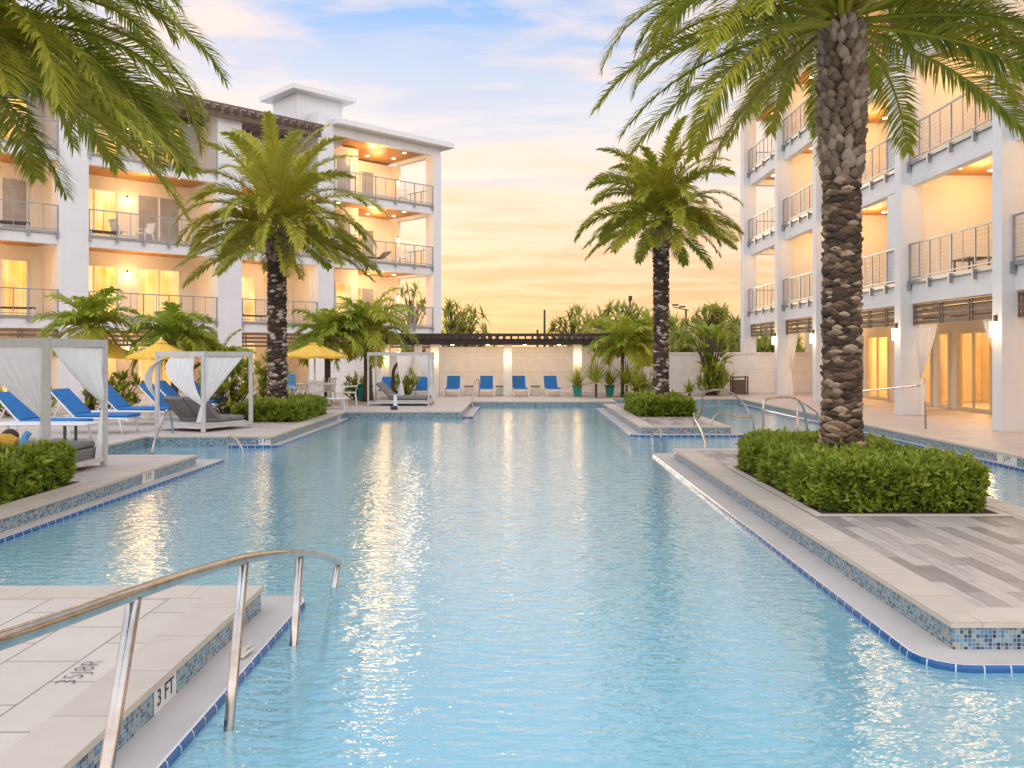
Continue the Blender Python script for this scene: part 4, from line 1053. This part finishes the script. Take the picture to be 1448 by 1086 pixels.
# ------------------------------------------------------------------ right building
def right_building():
    OX, OY = 10.75, 19.65
    g = thing('apartment_building', 'white four storey building on the right above the curtained arcade', 'building', (OX, OY, 0))
    cols = [(-6.0, -5.6), (-.2, .2), (5.0, 5.4), (12.05, 12.45), (16.85, 17.25), (22.4, 22.8)]
    bays = [(cols[i][1], cols[i + 1][0]) for i in range(5)]
    Fs = [3.8, 7.15, 10.5]; BX = 2.9
    for i, (a, b) in enumerate(cols):
        m = MB(); m.box(0, a, 0, .62, b, 13.42); m.build('pier', 'stucco', g)
        if i < 5:
            m = MB(); m.box(.62, a + .07, 3.1, BX, b - .07, 13.2); m.build('party_wall', 'stucco_cream', g)
    m = MB()
    for F in Fs: m.box(.30, 5.401, F + .002, .36, 6.6, F + 2.68)
    m.build('wall_panel', 'stucco', g)
    # back wall: open at the far corner bay, rooms behind the glass at ground level
    m = MB(); m.box(BX, -14, 3.2, 12, 17.2, 13.2)
    m.box(BX + 3.2, -14, 0, 12, 17.2, 3.2); m.build('wall', 'stucco_cream', g)
    m = MB()
    def openings(a, b):
        return [(a + .12, a + 2.15, 2), (a + 2.6, a + 3.35, 1)] + ([(a + 3.8, b - .2, max(2, round((b - a - 4) / 1.0)))] if b - a > 4.9 else [(a + 3.7, b - .1, 1)])
    for a, b in bays[:4]:
        e = a - .4
        for s0, s1, _ in openings(a, b): m.box(BX, e, 0, BX + .15, s0, 2.45); e = s1
        m.box(BX, e, 0, BX + .15, b, 2.45); m.box(BX, a - .4, 2.451, BX + .15, b, 3.2)
    m.box(BX, 17.0, 0, BX + .15, 17.25, 3.2)
    m.build('arcade_wall', 'stucco_cream', g)
    m = MB(); m.box(BX + 3.18, -6, 0.0, BX + 3.199, 17.1, 3.19); m.box(BX + .16, -6, 3.14, BX + 3.17, 17.1, 3.19)
    for a, b in cols[1:5]: m.box(BX + .16, a + .1, 0, BX + 3.17, b - .1, 3.13)
    m.build('room_wall', 'interior', g)
    for k, F in enumerate(Fs):
        m = MB()
        for a, b in bays: m.box(.30, a + .001, F - .64, .56, b - .001, F)
        m.build('floor_beam', 'stucco', g)
        m = MB()
        for a, b in bays: m.box(.56, a + .001, F - .32, BX if a < 17 else 3.4, b - .001, F - .002)
        m.box(.62, 22.45, F - .6, 3.4, 22.75, F); m.build('floor_slab', 'stucco', g)
    for k in range(4):
        ceil = (Fs[k] - .32) if k < 3 else 13.1; fl = 0 if k == 0 else Fs[k - 1]
        for bi, (a, b) in enumerate(bays):
            xb = BX if bi < 4 else 3.4
            m = MB(); m.box(.562, a + .005, ceil - .035, xb - .005, b - .005, ceil - .003); m.build('ceiling', 'wood_ceiling', g)
            n = 2
            for i in range(n): downlight(g, 1.15 if k else 1.5, a + (b - a) * (i + .6) / n, ceil - .036)
            downlight(g, 2.2, b - .7, ceil - .036)
            lamp((1.6, b - 1.2, ceil - .38), (44 if bi < 4 else 40) if k else 45, parent=g)
            if k and b - a > 4.5: lamp((1.6, a + 1.3, ceil - .38), 22, parent=g)
            if k:
                railing(g, a + .01, b - .01, fl, 'y', .25)
                if bi < 4: glass_door(g, a + .8, b - .9, fl, 2.35, 'y', BX, 3, ('lit_pane', 'shaded_pane', 'lit_pane'))
            else:
                valance(g, a + .02, b - .02, 2.58, 3.12, 'y', .40)
                if bi < 4:
                    for s0, s1, np_ in openings(a, b): glass_door(g, s0 + .001, s1 - .001, 0, 2.449, 'y', BX, np_, 'clear_glass', 'frame_tan')
                    lamp((BX + 1.5, (a + b) / 2, 2.5), 190, parent=g)
    for i in range(1, 5): wall_lamp(g, 0, (cols[i][0] + cols[i][1]) / 2, 2.3, -1, 0, 7, h=.34)
    # the open far end
    for F in Fs: railing(g, .65, 3.3, F, 'x', 22.62)
    m = MB(); m.box(.30, -6, 13.05, .62, 22.4, 13.42); m.box(.62, 22.45, 13.05, 3.4, 22.75, 13.42); m.box(.62, -14, 13.12, 12, 22.4, 13.42); m.build('roof_beam', 'stucco', g)
    m = MB(); m.box(-.42, -14, 13.422, 12.5, 23.2, 13.70, .02); m.build('roof', 'trim_white', g)
    m = MB(); m.box(3.1, 22.4, 0, 3.4, 22.8, 13.05); m.build('pier', 'stucco', g)
    m = MB(); m.tube([(.02, 22.85, 0), (.02, 22.85, 13.3)], .05, 8); m.build('downpipe', 'trim_white', g)
    return g
RB = right_building()

# ------------------------------------------------------------------ curtains
def drape(m, t0, t1, tie, foot, tail=0.22, bulge=(0, 0, 0), folds=7, s_pow=1.7, depth=.05, nu=26, nv=18, tail_dir=None):
    t0, t1, tie, foot, bulge = map(Vector, (t0, t1, tie, foot, bulge)); d = (t1 - t0); dn = d.normalized(); out = dn.cross(Vector((0, 0, 1))).normalized()
    rows = []
    for j in range(nv + 1):
        v = j / nv; row = []
        for i in range(nu + 1):
            u = i / nu; top = t0 + d * u
            s = v ** s_pow; g = tie + dn * (u - .5) * .07
            p = top.lerp(g, s); p.z = top.z + (tie.z - top.z) * (v ** (1.0 + .25 * u))
            p += bulge * math.sin(math.pi * v) * (0.3 + .7 * u) + out * math.sin(u * folds * 6.283 + v) * depth * (0.35 + .65 * math.sin(math.pi * v * .9)) 
            row.append(p)
        rows.append(row)
    td = Vector(tail_dir) if tail_dir else dn
    for j in range(1, 11):
        v = j / 10; row = []
        for i in range(nu + 1):
            u = i / nu; c = tie.lerp(foot, v)
            row.append(c + td * (u - .5) * (.07 + tail * v ** .7) + out * math.sin(u * folds * 6.283) * depth * .7 * v)
        rows.append(row)
    vs = [p for r in rows for p in r]; n = nu + 1
    m.add(vs, [(j * n + i, j * n + i + 1, (j + 1) * n + i + 1, (j + 1) * n + i) for j in range(len(rows) - 1) for i in range(nu)])
def arcade_curtains():
    X = 11.2; spec = [(24.62, -1, 'tied cream curtain beside the second arcade column from the right'), (19.9, 1, 'tied cream curtain on the far side of the nearest arcade column'), (25.1, 1, 'tied cream curtain on the far side of the second arcade column'), (31.65, -1, 'tied cream curtain behind the near palm trunk'), (36.45, -1, 'tied cream curtain by the fourth arcade column'), (32.15, 1, 'tied cream curtain on the far side of the third arcade column')]
    for Y, s, lab in spec:
        m = MB(); drape(m, (0, 0, 2.62), (0, s * 1.25, 2.62), (.04, s * .18, 1.12), (.04, s * .22, .03), .30, folds=6, s_pow=1.3, depth=.06)
        o = m.build('curtain', 'cream_cloth', None, True); o.location = (X, Y, 0); tag(o, lab, 'curtain', 'curtains of the arcade')
arcade_curtains()

# ------------------------------------------------------------------ cabanas
def cabana_frame(root, L, Mid, Rr, Bk, h, w=.09):
    for p in (L, Mid, Rr, Bk):
        m = MB(); m.box(p.x - w / 2, p.y - w / 2, 0.0, p.x + w / 2, p.y + w / 2, h, .006); m.build('post', 'cabana_frame', root)
    for a, b in ((L, Mid), (Mid, Rr), (Rr, Bk), (Bk, L)):
        d = (b - a).normalized(); m = MB(); m.bar(a + d * w / 2 + Vector((0, 0, h - .06)), b - d * w / 2 + Vector((0, 0, h - .06)), .07, .115); m.build('top_beam', 'cabana_frame', root)
        m = MB(); m.bar(a + d * w / 2 + Vector((0, 0, .11)), b - d * w / 2 + Vector((0, 0, .11)), .05, .07); m.build('base_rail', 'cabana_frame', root)
V = Vector
def cabana_near():
    o = V((-6.52, 13.6, 0)); root = thing('cabana', 'white curtained cabana standing nearest on the left above the pool', 'cabana', o)
    A = V((0, 0, 0)); B = V((-.02, -1.62, 0)); C = V((-2.15, -1.45, 0)); Dk = V((-2.1, .15, 0)); h = 1.965
    cabana_frame(root, C, B, A, Dk, h, .085)
    m = MB(); m.box(-2.05, -1.5, .06, -.06, -.02, .30, .02); m.build('base', 'grey_cushion', root)
    m = MB(); m.box(-2.0, -1.44, .302, -.1, -.06, .40, .03); m.build('mattress', 'grey_cushion', root)
    for t0, t1, tie, ft in ((B + V((-.05, 0, h - .13)), C + V((1.0, -.08, h - .13)), B + V((-.03, -.02, .86)), B + V((-.08, .0, .03))),
                            (C + V((.05, 0, h - .13)), B + V((-1.15, -.1, h - .13)), C + V((.03, 0, .9)), C + V((.08, 0, .03))),
                            (A + V((0, -.05, h - .13)), B + V((0, .16, h - .13)), A + V((0, -.03, .98)), A + V((-.02, -.12, .12)))):
        m = MB(); drape(m, t0, t1, tie, ft, .2 if t0.x > -1 else .3, folds=6, s_pow=1.5, depth=.035); m.build('curtain', 'white_cloth', root, True)
cabana_near()

def lounger_cushions(root, x, w, yaw=0): pass
def daybed(root, c, ang, w, l, back, mat='grey_cushion'):
    """a low platform with a tilted back pad; c corner-centred origin in root space"""
    ca, sa = math.cos(ang), math.sin(ang)
    def T(m):
        for v in m.v: v.x, v.y = c[0] + v.x * ca - v.y * sa, c[1] + v.x * sa + v.y * ca
        return m
    m = MB(); m.box(-l / 2, -w / 2, .10, l / 2, w / 2, .18, .02); T(m).build('base', 'cabana_frame', root)
    m = MB(); m.box(-l / 2 + back * .75, -w / 2 + .03, .182, l / 2 - .03, w / 2 - .03, .30, .03); T(m).build('mattress', mat, root)
    for s in (-1, 1):
        m = MB(); y0, y1 = (-w / 2 + .03, -.02) if s < 0 else (.02, w / 2 - .03)
        a = V((-l / 2 + back * .85, (y0 + y1) / 2, .26)); b = V((-l / 2 + .05, (y0 + y1) / 2, .30 + back * .72))
        m.bar(a, b, y1 - y0, .09); T(m).build('back_pad', mat, root)
def cabana_daybed():
    Mp = V((-7.05, 19.3, 0)); u = V((.42, .907, 0)); v = V((-.907, .42, 0)); root = thing('cabana', 'daybed cabana with blown white curtains and grey pads on the left deck', 'cabana', Mp)
    A = V((0, 0, 0)); Rr = u * 1.5; L = v * 1.4; Bk = Rr + L; h = 1.80
    cabana_frame(root, L, A, Rr, Bk, h, .085)
    daybed(root, ((Rr + L) * .5)[:2], math.atan2(u.y, u.x) - R(62) + R(62), 1.28, 1.36, .62)
    for t0, t1, tie, ft, bu, tail in ((L + V((.02, 0, h - .13)), L - v * .3 + V((0, 0, h - .13)), L + V((0, 0, .66)), L + V((.02, 0, .05)), V((-.42, 0, 0)), .16),
                                      (A + v * .25 + V((0, 0, h - .13)), A + v * .95 + V((0, 0, h - .13)), A + V((-.03, 0, .60)), A + V((-.06, -.02, .22)), V((-.34, 0, 0)), .16),
                                      (A + V((.03, 0, h - .13)), Rr - u * .25 + V((0, 0, h - .13)), A + V((.03, .0, .66)), A + V((-.02, -.02, .25)), V((.05, 0, .12)), .12)):
        m = MB(); drape(m, t0, t1, tie, ft, tail, bu, 5, 1.35, .03); m.build('curtain', 'white_cloth', root, True)
cabana_daybed()
def cabana_rear():
    o = gp(563, 574); root = thing('cabana', 'small lit cabana with sheer curtains beside the pergola at the rear', 'cabana', (o.x, o.y, 0))
    h = 1.80; L, A, Rr, Bk = V((-1.0, 0, 0)), V((-1.0, 0, 0)), V((1.02, 0, 0)), V((1.02, 1.5, 0)); L = V((-1.0, 1.5, 0))
    cabana_frame(root, L, A, Rr, Bk, h, .06)
    daybed(root, (0.1, .75), 0, 1.3, 1.8, .62)
    m = MB(); m.bar((-.42, .42, .36), (-.72, .42, .78), .4, .02); m.bar((-.42, .42, .36), (.1, .42, .315), .4, .015); m.build('towel', 'striped_towel', root)
    for t0, t1, tie, ft, bu in ((V((1.0, 1.45, h - .12)), V((.35, 1.45, h - .12)), V((.98, 1.45, .7)), V((.95, 1.45, .05)), V((0, 0, 0))), (V((-.25, 1.45, h - .12)), V((.33, 1.45, h - .12)), V((-.1, 1.45, .75)), V((-.1, 1.45, .2)), V((0, 0, 0)))):
        m = MB(); drape(m, t0, t1, tie, ft, .2, bu, 5, 1.4, .03); m.build('curtain', 'white_cloth', root, True)
    r = thing('pool_lift', 'dark curved hoist arm standing by the rear cabana', 'pool lift', (o.x - .45, o.y + 1.9, 0))
    m = MB(); m.tube(smooth_path([(0, 0, .0), (0, 0, .9), (.04, 0, 1.2), (.2, 0, 1.42), (.45, 0, 1.5)]), .06, 10); m.build('arm', 'dark_wood', r, True)
    m = MB(); m.box(-.18, -.18, 0.001, .18, .18, .12, .02); m.build('base', 'dark_metal', r)
    b = gp(559, 579); r = thing('deck_anchor', 'small white rail socket with dark foot at the pool edge before the rear cabana', 'fixture', (b.x, b.y, 0))
    m = MB(); m.lathe([(.1, 0.001), (.1, .1), (.06, .14), (.05, .42), (.03, .45)], 12); m.build('post', 'white_plastic', r, True)
    m = MB(); m.box(-.13, -.16, .001, .09, -.101, .12, .01); m.build('foot', 'dark_metal', r)
    lamp((o.x - .3, o.y + .9, 1.4), 5, radius=.5)
cabana_rear()

# ------------------------------------------------------------------ loungers, tables, umbrellas
def lounger_proto(label, loc, rz):
    root = thing('sun_lounger', label, 'sun lounger', loc, rz, 'blue cushioned sun loungers on the left deck')
    m = MB(); W = .33
    for s in (-1, 1): m.tube(smooth_path([(-.62, s * W, .33), (0, s * W, .34), (1.1, s * W, .33), (1.24, s * W, .28)], 4), .022, 8)
    for x in (-.6, .0, .6, 1.22): m.bar((x, -W, .325 if x < 1 else .29), (x, W, .325 if x < 1 else .29), .035, .03)
    m.build('frame', 'white_plastic', root, True)
    for x in (-.5, 1.05):
        for s in (-1, 1):
            m = MB(); m.tube([(x, s * W, .33), (x + (.07 if x > 0 else -.07), s * W, 0.002)], .02, 8); m.build('leg', 'white_plastic', root, True)
    m = MB()
    for s in (-1, 1):
        m.tube([(0, s * (W - .03), .36), (-.52, s * (W - .03), .90)], .018, 8); m.tube([(-.30, s * (W - .03), .66), (-.48, s * (W - .03), .34)], .014, 6)
    m.bar((-.52, -W + .03, .9), (-.52, W - .03, .9), .036); m.build('back_frame', 'white_plastic', root)
    m = MB(); m.box(0.0, -.29, .358, 1.22, .29, .43, .025); m.build('seat_cushion', 'blue_cushion', root)
    m = MB(); m.bar((.03, 0, .42), (-.5, 0, .945), .56, .075); m.build('back_cushion', 'blue_cushion', root)
    return root
lab6 = ['blue lounger in front, seen through the near cabana', 'blue lounger second from the camera, right of the near cabana post', 'blue lounger third from the camera on the left deck', 'blue lounger fourth from the camera by the umbrella pole', 'blue lounger half hidden behind the daybed cabana post', 'blue lounger rearmost in the row behind the daybed cabana']
LX = [(-10.0, 17.7, -.12), (-9.75, 19.3, -.08), (-9.9, 21.6, -.05), (-9.55, 23.2, -.10), (-9.9, 25.0, -.05), (-9.65, 26.4, -.12)]
p0 = lounger_proto(lab6[0], (LX[0][0], LX[0][1], 0), LX[0][2])
for (x, y, a), lab in list(zip(LX, lab6))[1:]: dup(p0, (x, y, 0), a, lab)

def pool_chair_proto(label, loc, rz):
    root = thing('pool_chair', label, 'lounge chair', loc, rz, 'blue chairs along the rear wall')
    m = MB(); W = .31
    for s in (-1, 1):
        m.bar((-.1, s * W, .27), (.9, s * W, .27), .04, .05); m.bar((0, s * W, .29), (-.28, s * W, .80), .035, .04)
    m.bar((-.28, -W, .80), (-.28, W, .80), .035, .05); m.bar((.9, -W, .27), (.9, W, .27), .04, .05); m.build('frame', 'white_plastic', root)
    for x in (-.05, .86):
        for s in (-1, 1): m = MB(); m.bar((x, s * W, .25), (x, s * W, .002), .04, .045); m.build('leg', 'white_plastic', root)
    m = MB(); m.box(0, -.275, .295, .9, .275, .35, .02); m.build('seat_cushion', 'blue_cushion', root)
    m = MB(); m.bar((.02, 0, .35), (-.25, 0, .80), .54, .06); m.build('back_cushion', 'blue_cushion', root)
    return root
px5 = [(641, 'first blue chair from the left between the pergola pillars'), (688, 'blue chair just left of the middle pergola pillar'), (734, 'blue chair just right of the middle pergola pillar'), (779, 'rightmost blue chair under the pergola near the teal pots'), (598, 'blue chair behind the rear cabana bed'), (549, 'blue chair left behind the rear cabana, half hidden')]
q0 = None
for i, (px, lab) in enumerate(px5):
    Y = 36.4 if i < 4 else 35.0; loc = ((px - VX) * Y / FPX, Y, 0); rz = R(-90 + (0, 2, 6, 8, 0, 0)[i])
    q0 = dup(q0, loc, rz, lab) if q0 else pool_chair_proto(lab, loc, rz)
def side_box(px, Y, lab):
    o = V(((px - VX) * Y / FPX, Y, 0)); r = thing('side_table', lab, 'side table', o, 0, 'wicker side tables between the blue chairs')
    m = MB(); m.box(-.2, -.2, .36, .2, .2, .40, .01); m.build('table_top', 'brown_wood', r)
    m = MB(); m.box(-.18, -.18, .002, .18, .18, .36, .01); m.build('table_base', 'frame_tan', r)
for px, lab in ((663, 'wicker side table between the two left blue chairs'), (708, 'wicker side table left of the middle pillar'), (757, 'wicker side table between the two right blue chairs')): side_box(px, 36.6, lab)

def umbrella(label, x, y, ztop, zedge, r, seed):
    root = thing('umbrella', label, 'umbrella', (x, y, 0), R(11) + seed, 'yellow canvas umbrellas')
    m = MB(); N = 8; vs = []; fs = []
    rings = [(0.03, ztop), (r * .22, ztop - (ztop - zedge) * .27), (r * .6, ztop - (ztop - zedge) * .68), (r, zedge), (r * 1.0, zedge - .07)]
    for rr, z in rings:
        for k in range(N * 4):
            a = 2 * math.pi * k / (N * 4); f = abs(((k % 4) - 2) / 2)
            q = rr * (1 - .06 * (1 - f)); vs.append((q * math.cos(a), q * math.sin(a), z - .035 * (1 - f) * rr / r))
    n = N * 4
    for j in range(len(rings) - 1):
        for k in range(n): fs.append((j * n + k, j * n + (k + 1) % n, (j + 1) * n + (k + 1) % n, (j + 1) * n + k))
    m.add(vs, fs); m.build('canopy', 'yellow_canvas', root, False, .006)
    m = MB(); m.lathe([(r * .2, ztop - (ztop - zedge) * .18), (r * .1, ztop - .02), (.02, ztop + .05)], 8); m.build('canopy_vent', 'yellow_canvas', root)
    m = MB(); m.tube([(0, 0, .05), (0, 0, ztop + .09)], .028, 10); m.build('pole', 'white_plastic', root, True)
    for k in range(N):
        a = 2 * math.pi * k / N; m = MB(); m.bar((0, 0, ztop - .06), (r * .98 * math.cos(a), r * .98 * math.sin(a), zedge - .02), .02, .025); m.build('rib', 'trim_white', root)
    m = MB(); m.lathe([(.24, .001), (.24, .05), (.06, .08), (.05, .22)], 14); m.build('base', 'dark_metal', root)
for px, Y, ty, ey, hw, lab, s in ((228, 26.2, 481, 504, 46, 'yellow umbrella in the middle left behind the daybed cabana', .1), (150, 27.6, 480, 503, 46, 'yellow umbrella farthest left behind the near cabana', .3), (445, 29.6, 483, 503, 47, 'yellow umbrella over the white table right of the dark palm', .2)):
    umbrella(lab, (px - VX) * Y / FPX, Y, EYE - (ty - VY) * Y / FPX, EYE - (ey - VY) * Y / FPX, hw * Y / FPX, s)

def patio_table(label, x, y):
    root = thing('patio_table', label, 'table', (x, y, 0))
    m = MB(); m.lathe([(.60, .70), (.62, .715), (.62, .735), (.60, .75)], 24); m.build('tabletop', 'white_plastic', root, True)
    for k in range(4):
        a = R(45 + 90 * k); m = MB(); m.bar((.5 * math.cos(a), .5 * math.sin(a), .71), (.56 * math.cos(a), .56 * math.sin(a), .002), .05); m.build('leg', 'white_plastic', root)
patio_table('round white table under the yellow umbrella right of the dark palm', (445 - VX) * 29.6 / FPX, 29.6)
def patio_chair_proto(label, loc, rz, group, mat='white_plastic'):
    root = thing('patio_chair', label, 'chair', loc, rz, group)
    m = MB(); m.box(-.24, -.24, .40, .24, .24, .44, .015); m.build('seat', mat, root)
    m = MB()
    for k in range(6): y = -.21 + .084 * k; m.bar((-.22, y, .44), (-.34, y, .86), .055, .02)
    m.bar((-.34, -.25, .87), (-.34, .25, .87), .06, .05); m.build('backrest', mat, root)
    for sx in (-1, 1):
        for sy in (-1, 1): m = MB(); m.bar((sx * .21, sy * .22, .40), (sx * .26, sy * .25, .002), .045); m.build('leg', mat, root)
    for s in (-1, 1): m = MB(); m.bar((-.28, s * .27, .64), (.2, s * .27, .62), .05, .03); m.bar((.18, s * .27, .62), (.2, s * .25, .42), .04); m.build('arm', mat, root)
    return root
tx, ty = (445 - VX) * 29.6 / FPX, 29.6; c0 = None
for a, d, lab in ((-75, 1.0, 'white slatted chair with its back to the pool at the umbrella table'), (-125, 1.05, 'white slatted chair left front at the umbrella table'), (10, 1.15, 'white chair at the right side of the umbrella table'), (165, 1.1, 'white chair left of the umbrella table near the palm trunk'), (80, 1.0, 'white chair behind the umbrella table')):
    loc = (tx + d * math.cos(R(a)), ty + d * math.sin(R(a)), 0); rz = R(a + 180)
    c0 = dup(c0, loc, rz, lab) if c0 else patio_chair_proto(lab, loc, rz, 'white chairs round the umbrella table')
o = V(((470 - VX) * 27.6 / FPX, 27.6, 0)); root = thing('footstool', 'low white bench in front of the umbrella table', 'bench', o)
m = MB(); m.box(-.55, -.25, .30, .45, .25, .34, .015); m.build('seat', 'white_plastic', root)
for sx in (-.5, .4):
    for sy in (-.2, .2): m = MB(); m.bar((sx, sy, .30), (sx * 1.08, sy, .002), .04); m.build('leg', 'white_plastic', root)
o = V(((412 - VX) * 31.5 / FPX, 31.5, 0)); r = thing('towel_chair', 'white chair piled with blue and green towels behind the palm hedge', 'chair', o, R(-60))
m = MB(); m.box(-.3, -.3, .32, .4, .3, .37, .02); m.bar((-.28, 0, .36), (-.5, 0, .95), .55, .04)
m.build('seat', 'white_plastic', r)
for sx in (-.25, .35):
    for sy in (-.25, .25): m = MB(); m.bar((sx, sy, .32), (sx, sy, .002), .045); m.build('leg', 'white_plastic', r)
m = MB(); m.bar((-.22, 0, .42), (-.46, 0, .98), .5, .09); t = m.build('towel', 'towel_blue', None); t.location = o; t.rotation_euler = (0, 0, R(-60)); tag(t, 'blue towel over the white chair behind the palm hedge', 'towel')

# table, basket and towels at the left edge
b = V((-9.15, 15.9, 0)); r = thing('side_table', 'white slatted side table with a steel leg beside the near cabana', 'side table', (at(92, 600, 16.4).x, 16.4, 0))
m = MB(); m.box(-1.3, -.3, .41, .55, .3, .45, .015); m.build('table_top', 'white_plastic', r)
for sx in (-1.2, .1):
    for sy in (-.2, .2): m = MB(); m.bar((sx, sy, .41), (sx, sy, .002), .04); m.build('leg', 'dark_metal' if sx > 0 else 'white_plastic', r)
p = at(14, 612, 12.85); r = thing('wicker_basket', 'round dark wicker basket on the near cabana mattress behind the hedge', 'basket', (p.x, p.y, .402)); r.scale = (.62, .62, .62)
m = MB(); m.lathe([(.05, .001), (.17, .02), (.20, .14), (.19, .27), (.10, .36), (.03, .38)], 16); m.build('basket_body', 'rattan', r, True)
m = MB(); m.lathe([(.205, .13), (.215, .15), (.205, .17)], 16); m.build('rim', 'white_plastic', r)
p = at(6, 622, 12.45); m = MB(); m.tube(smooth_path([(-.16, 0, .13), (0, .02, .15), (.16, .05, .06)]), [.10] * 7 + [.12] * 6, 10); o = m.build('towel', 'towel_yellow', None, True); o.location = (p.x, p.y, .402); o.scale = (.8, .8, .8); tag(o, 'rolled golden towel on the near cabana mattress behind the hedge', 'towel')
p = at(35, 620, 12.45); m = MB(); m.tube(smooth_path([(0, -.04, .0), (0, 0, .14), (.05, .02, .22)]), .05, 8); o = m.build('towel', 'towel_blue', None, True); o.location = (p.x, p.y, .402); tag(o, 'small light blue towel beside the wicker basket behind the near left hedge', 'towel')

# ------------------------------------------------------------------ balcony furniture
def balcony_lounger_proto(label, loc, rz):
    root = thing('balcony_lounger', label, 'lounge chair', loc, rz, 'dark woven loungers on the left balconies')
    m = MB(); m.box(-.2, -.33, .30, 1.1, .33, .36, .02); m.build('seat', 'rattan', root)
    m = MB(); m.bar((-.18, 0, .34), (-.62, 0, .72), .64, .06); m.build('backrest', 'rattan', root)
    for sx in (-.1, 1.0):
        for sy in (-.28, .28): m = MB(); m.bar((sx, sy, .30), (sx, sy, .002), .05); m.build('leg', 'white_plastic', root)
    return root
def lbw(x, y, z):
    c = math.cos(R(45)); return (-4.46 + x * c - y * c, 47.75 + x * c + y * c, z)
b0 = balcony_lounger_proto('dark woven lounger on the second floor balcony at the far left', lbw(-22.6, .9, 6.5), R(45))
for (x, y, z, a, lab) in ((-21.2, 1.0, 6.5, 30, 'dark woven lounger right beside another on the far left second floor balcony'), (-22.6, .9, 3.2, 45, 'dark woven lounger on the first floor balcony at the far left'), (-21.0, 1.0, 3.2, 30, 'dark woven lounger right beside another on the far left first floor balcony'), (-17.7, 1.2, 6.5, 45, 'dark woven lounger at the left of the second floor middle balcony'), (-3.2, 1.3, 6.5, 225, 'dark lounger on the second floor corner balcony'), (-11.0, 1.0, 3.2, 45, 'dark lounger on the first floor balcony behind the dark palm')):
    dup(b0, lbw(x, y, z), R(a), lab)
k0 = None
for (x, y, z, a, lab) in ((-16.6, 1.1, 6.5, 20, 'white chair on the second floor middle balcony'), (-15.6, 1.0, 6.5, 200, 'white chair facing left on the second floor middle balcony'), (-1.8, 1.0, 9.8, 225, 'chair at the rail of the top corner balcony'), (-1.7, 1.1, 6.5, 225, 'chair at the end of the second floor corner balcony'), (-2.6, 1.1, 3.2, 225, 'chair on the first floor corner balcony')):
    k0 = dup(k0, lbw(x, y, z), R(a + 45), lab) if k0 else patio_chair_proto(lab, lbw(x, y, z), R(a + 45), 'balcony chairs of the left building')
k1 = None
for (x, y, z, a, lab) in ((12.0, 21.4, 3.8, 100, 'chair behind the rail of the nearest right first floor balcony'), (12.1, 26.6, 3.8, 60, 'chair on the right first floor balcony behind the thick palm'), (12.2, 27.9, 3.8, 250, 'second chair on the right first floor balcony behind the thick palm'), (12.0, 33.2, 3.8, 90, 'chair on the first floor balcony left of the thick palm'), (12.0, 40.5, 10.5, 90, 'chair on the top corner balcony of the right building'), (12.0, 26.5, 7.15, 90, 'chair on the right second floor balcony behind the thick palm')):
    k1 = dup(k1, (x, y, z), R(a), lab) if k1 else patio_chair_proto(lab, (x, y, z), R(a), 'balcony chairs of the right building', 'rattan')
r = thing('balcony_table', 'low table behind the rail of the nearest right first floor balcony', 'table', (11.7, 22.6, 3.8))
m = MB(); m.box(-.3, -.45, .38, .3, .45, .42, .01); m.build('tabletop', 'rattan', r)
for sx in (-.25, .25):
    for sy in (-.38, .38): m = MB(); m.bar((sx, sy, .38), (sx, sy, .002), .04); m.build('leg', 'rattan', r)
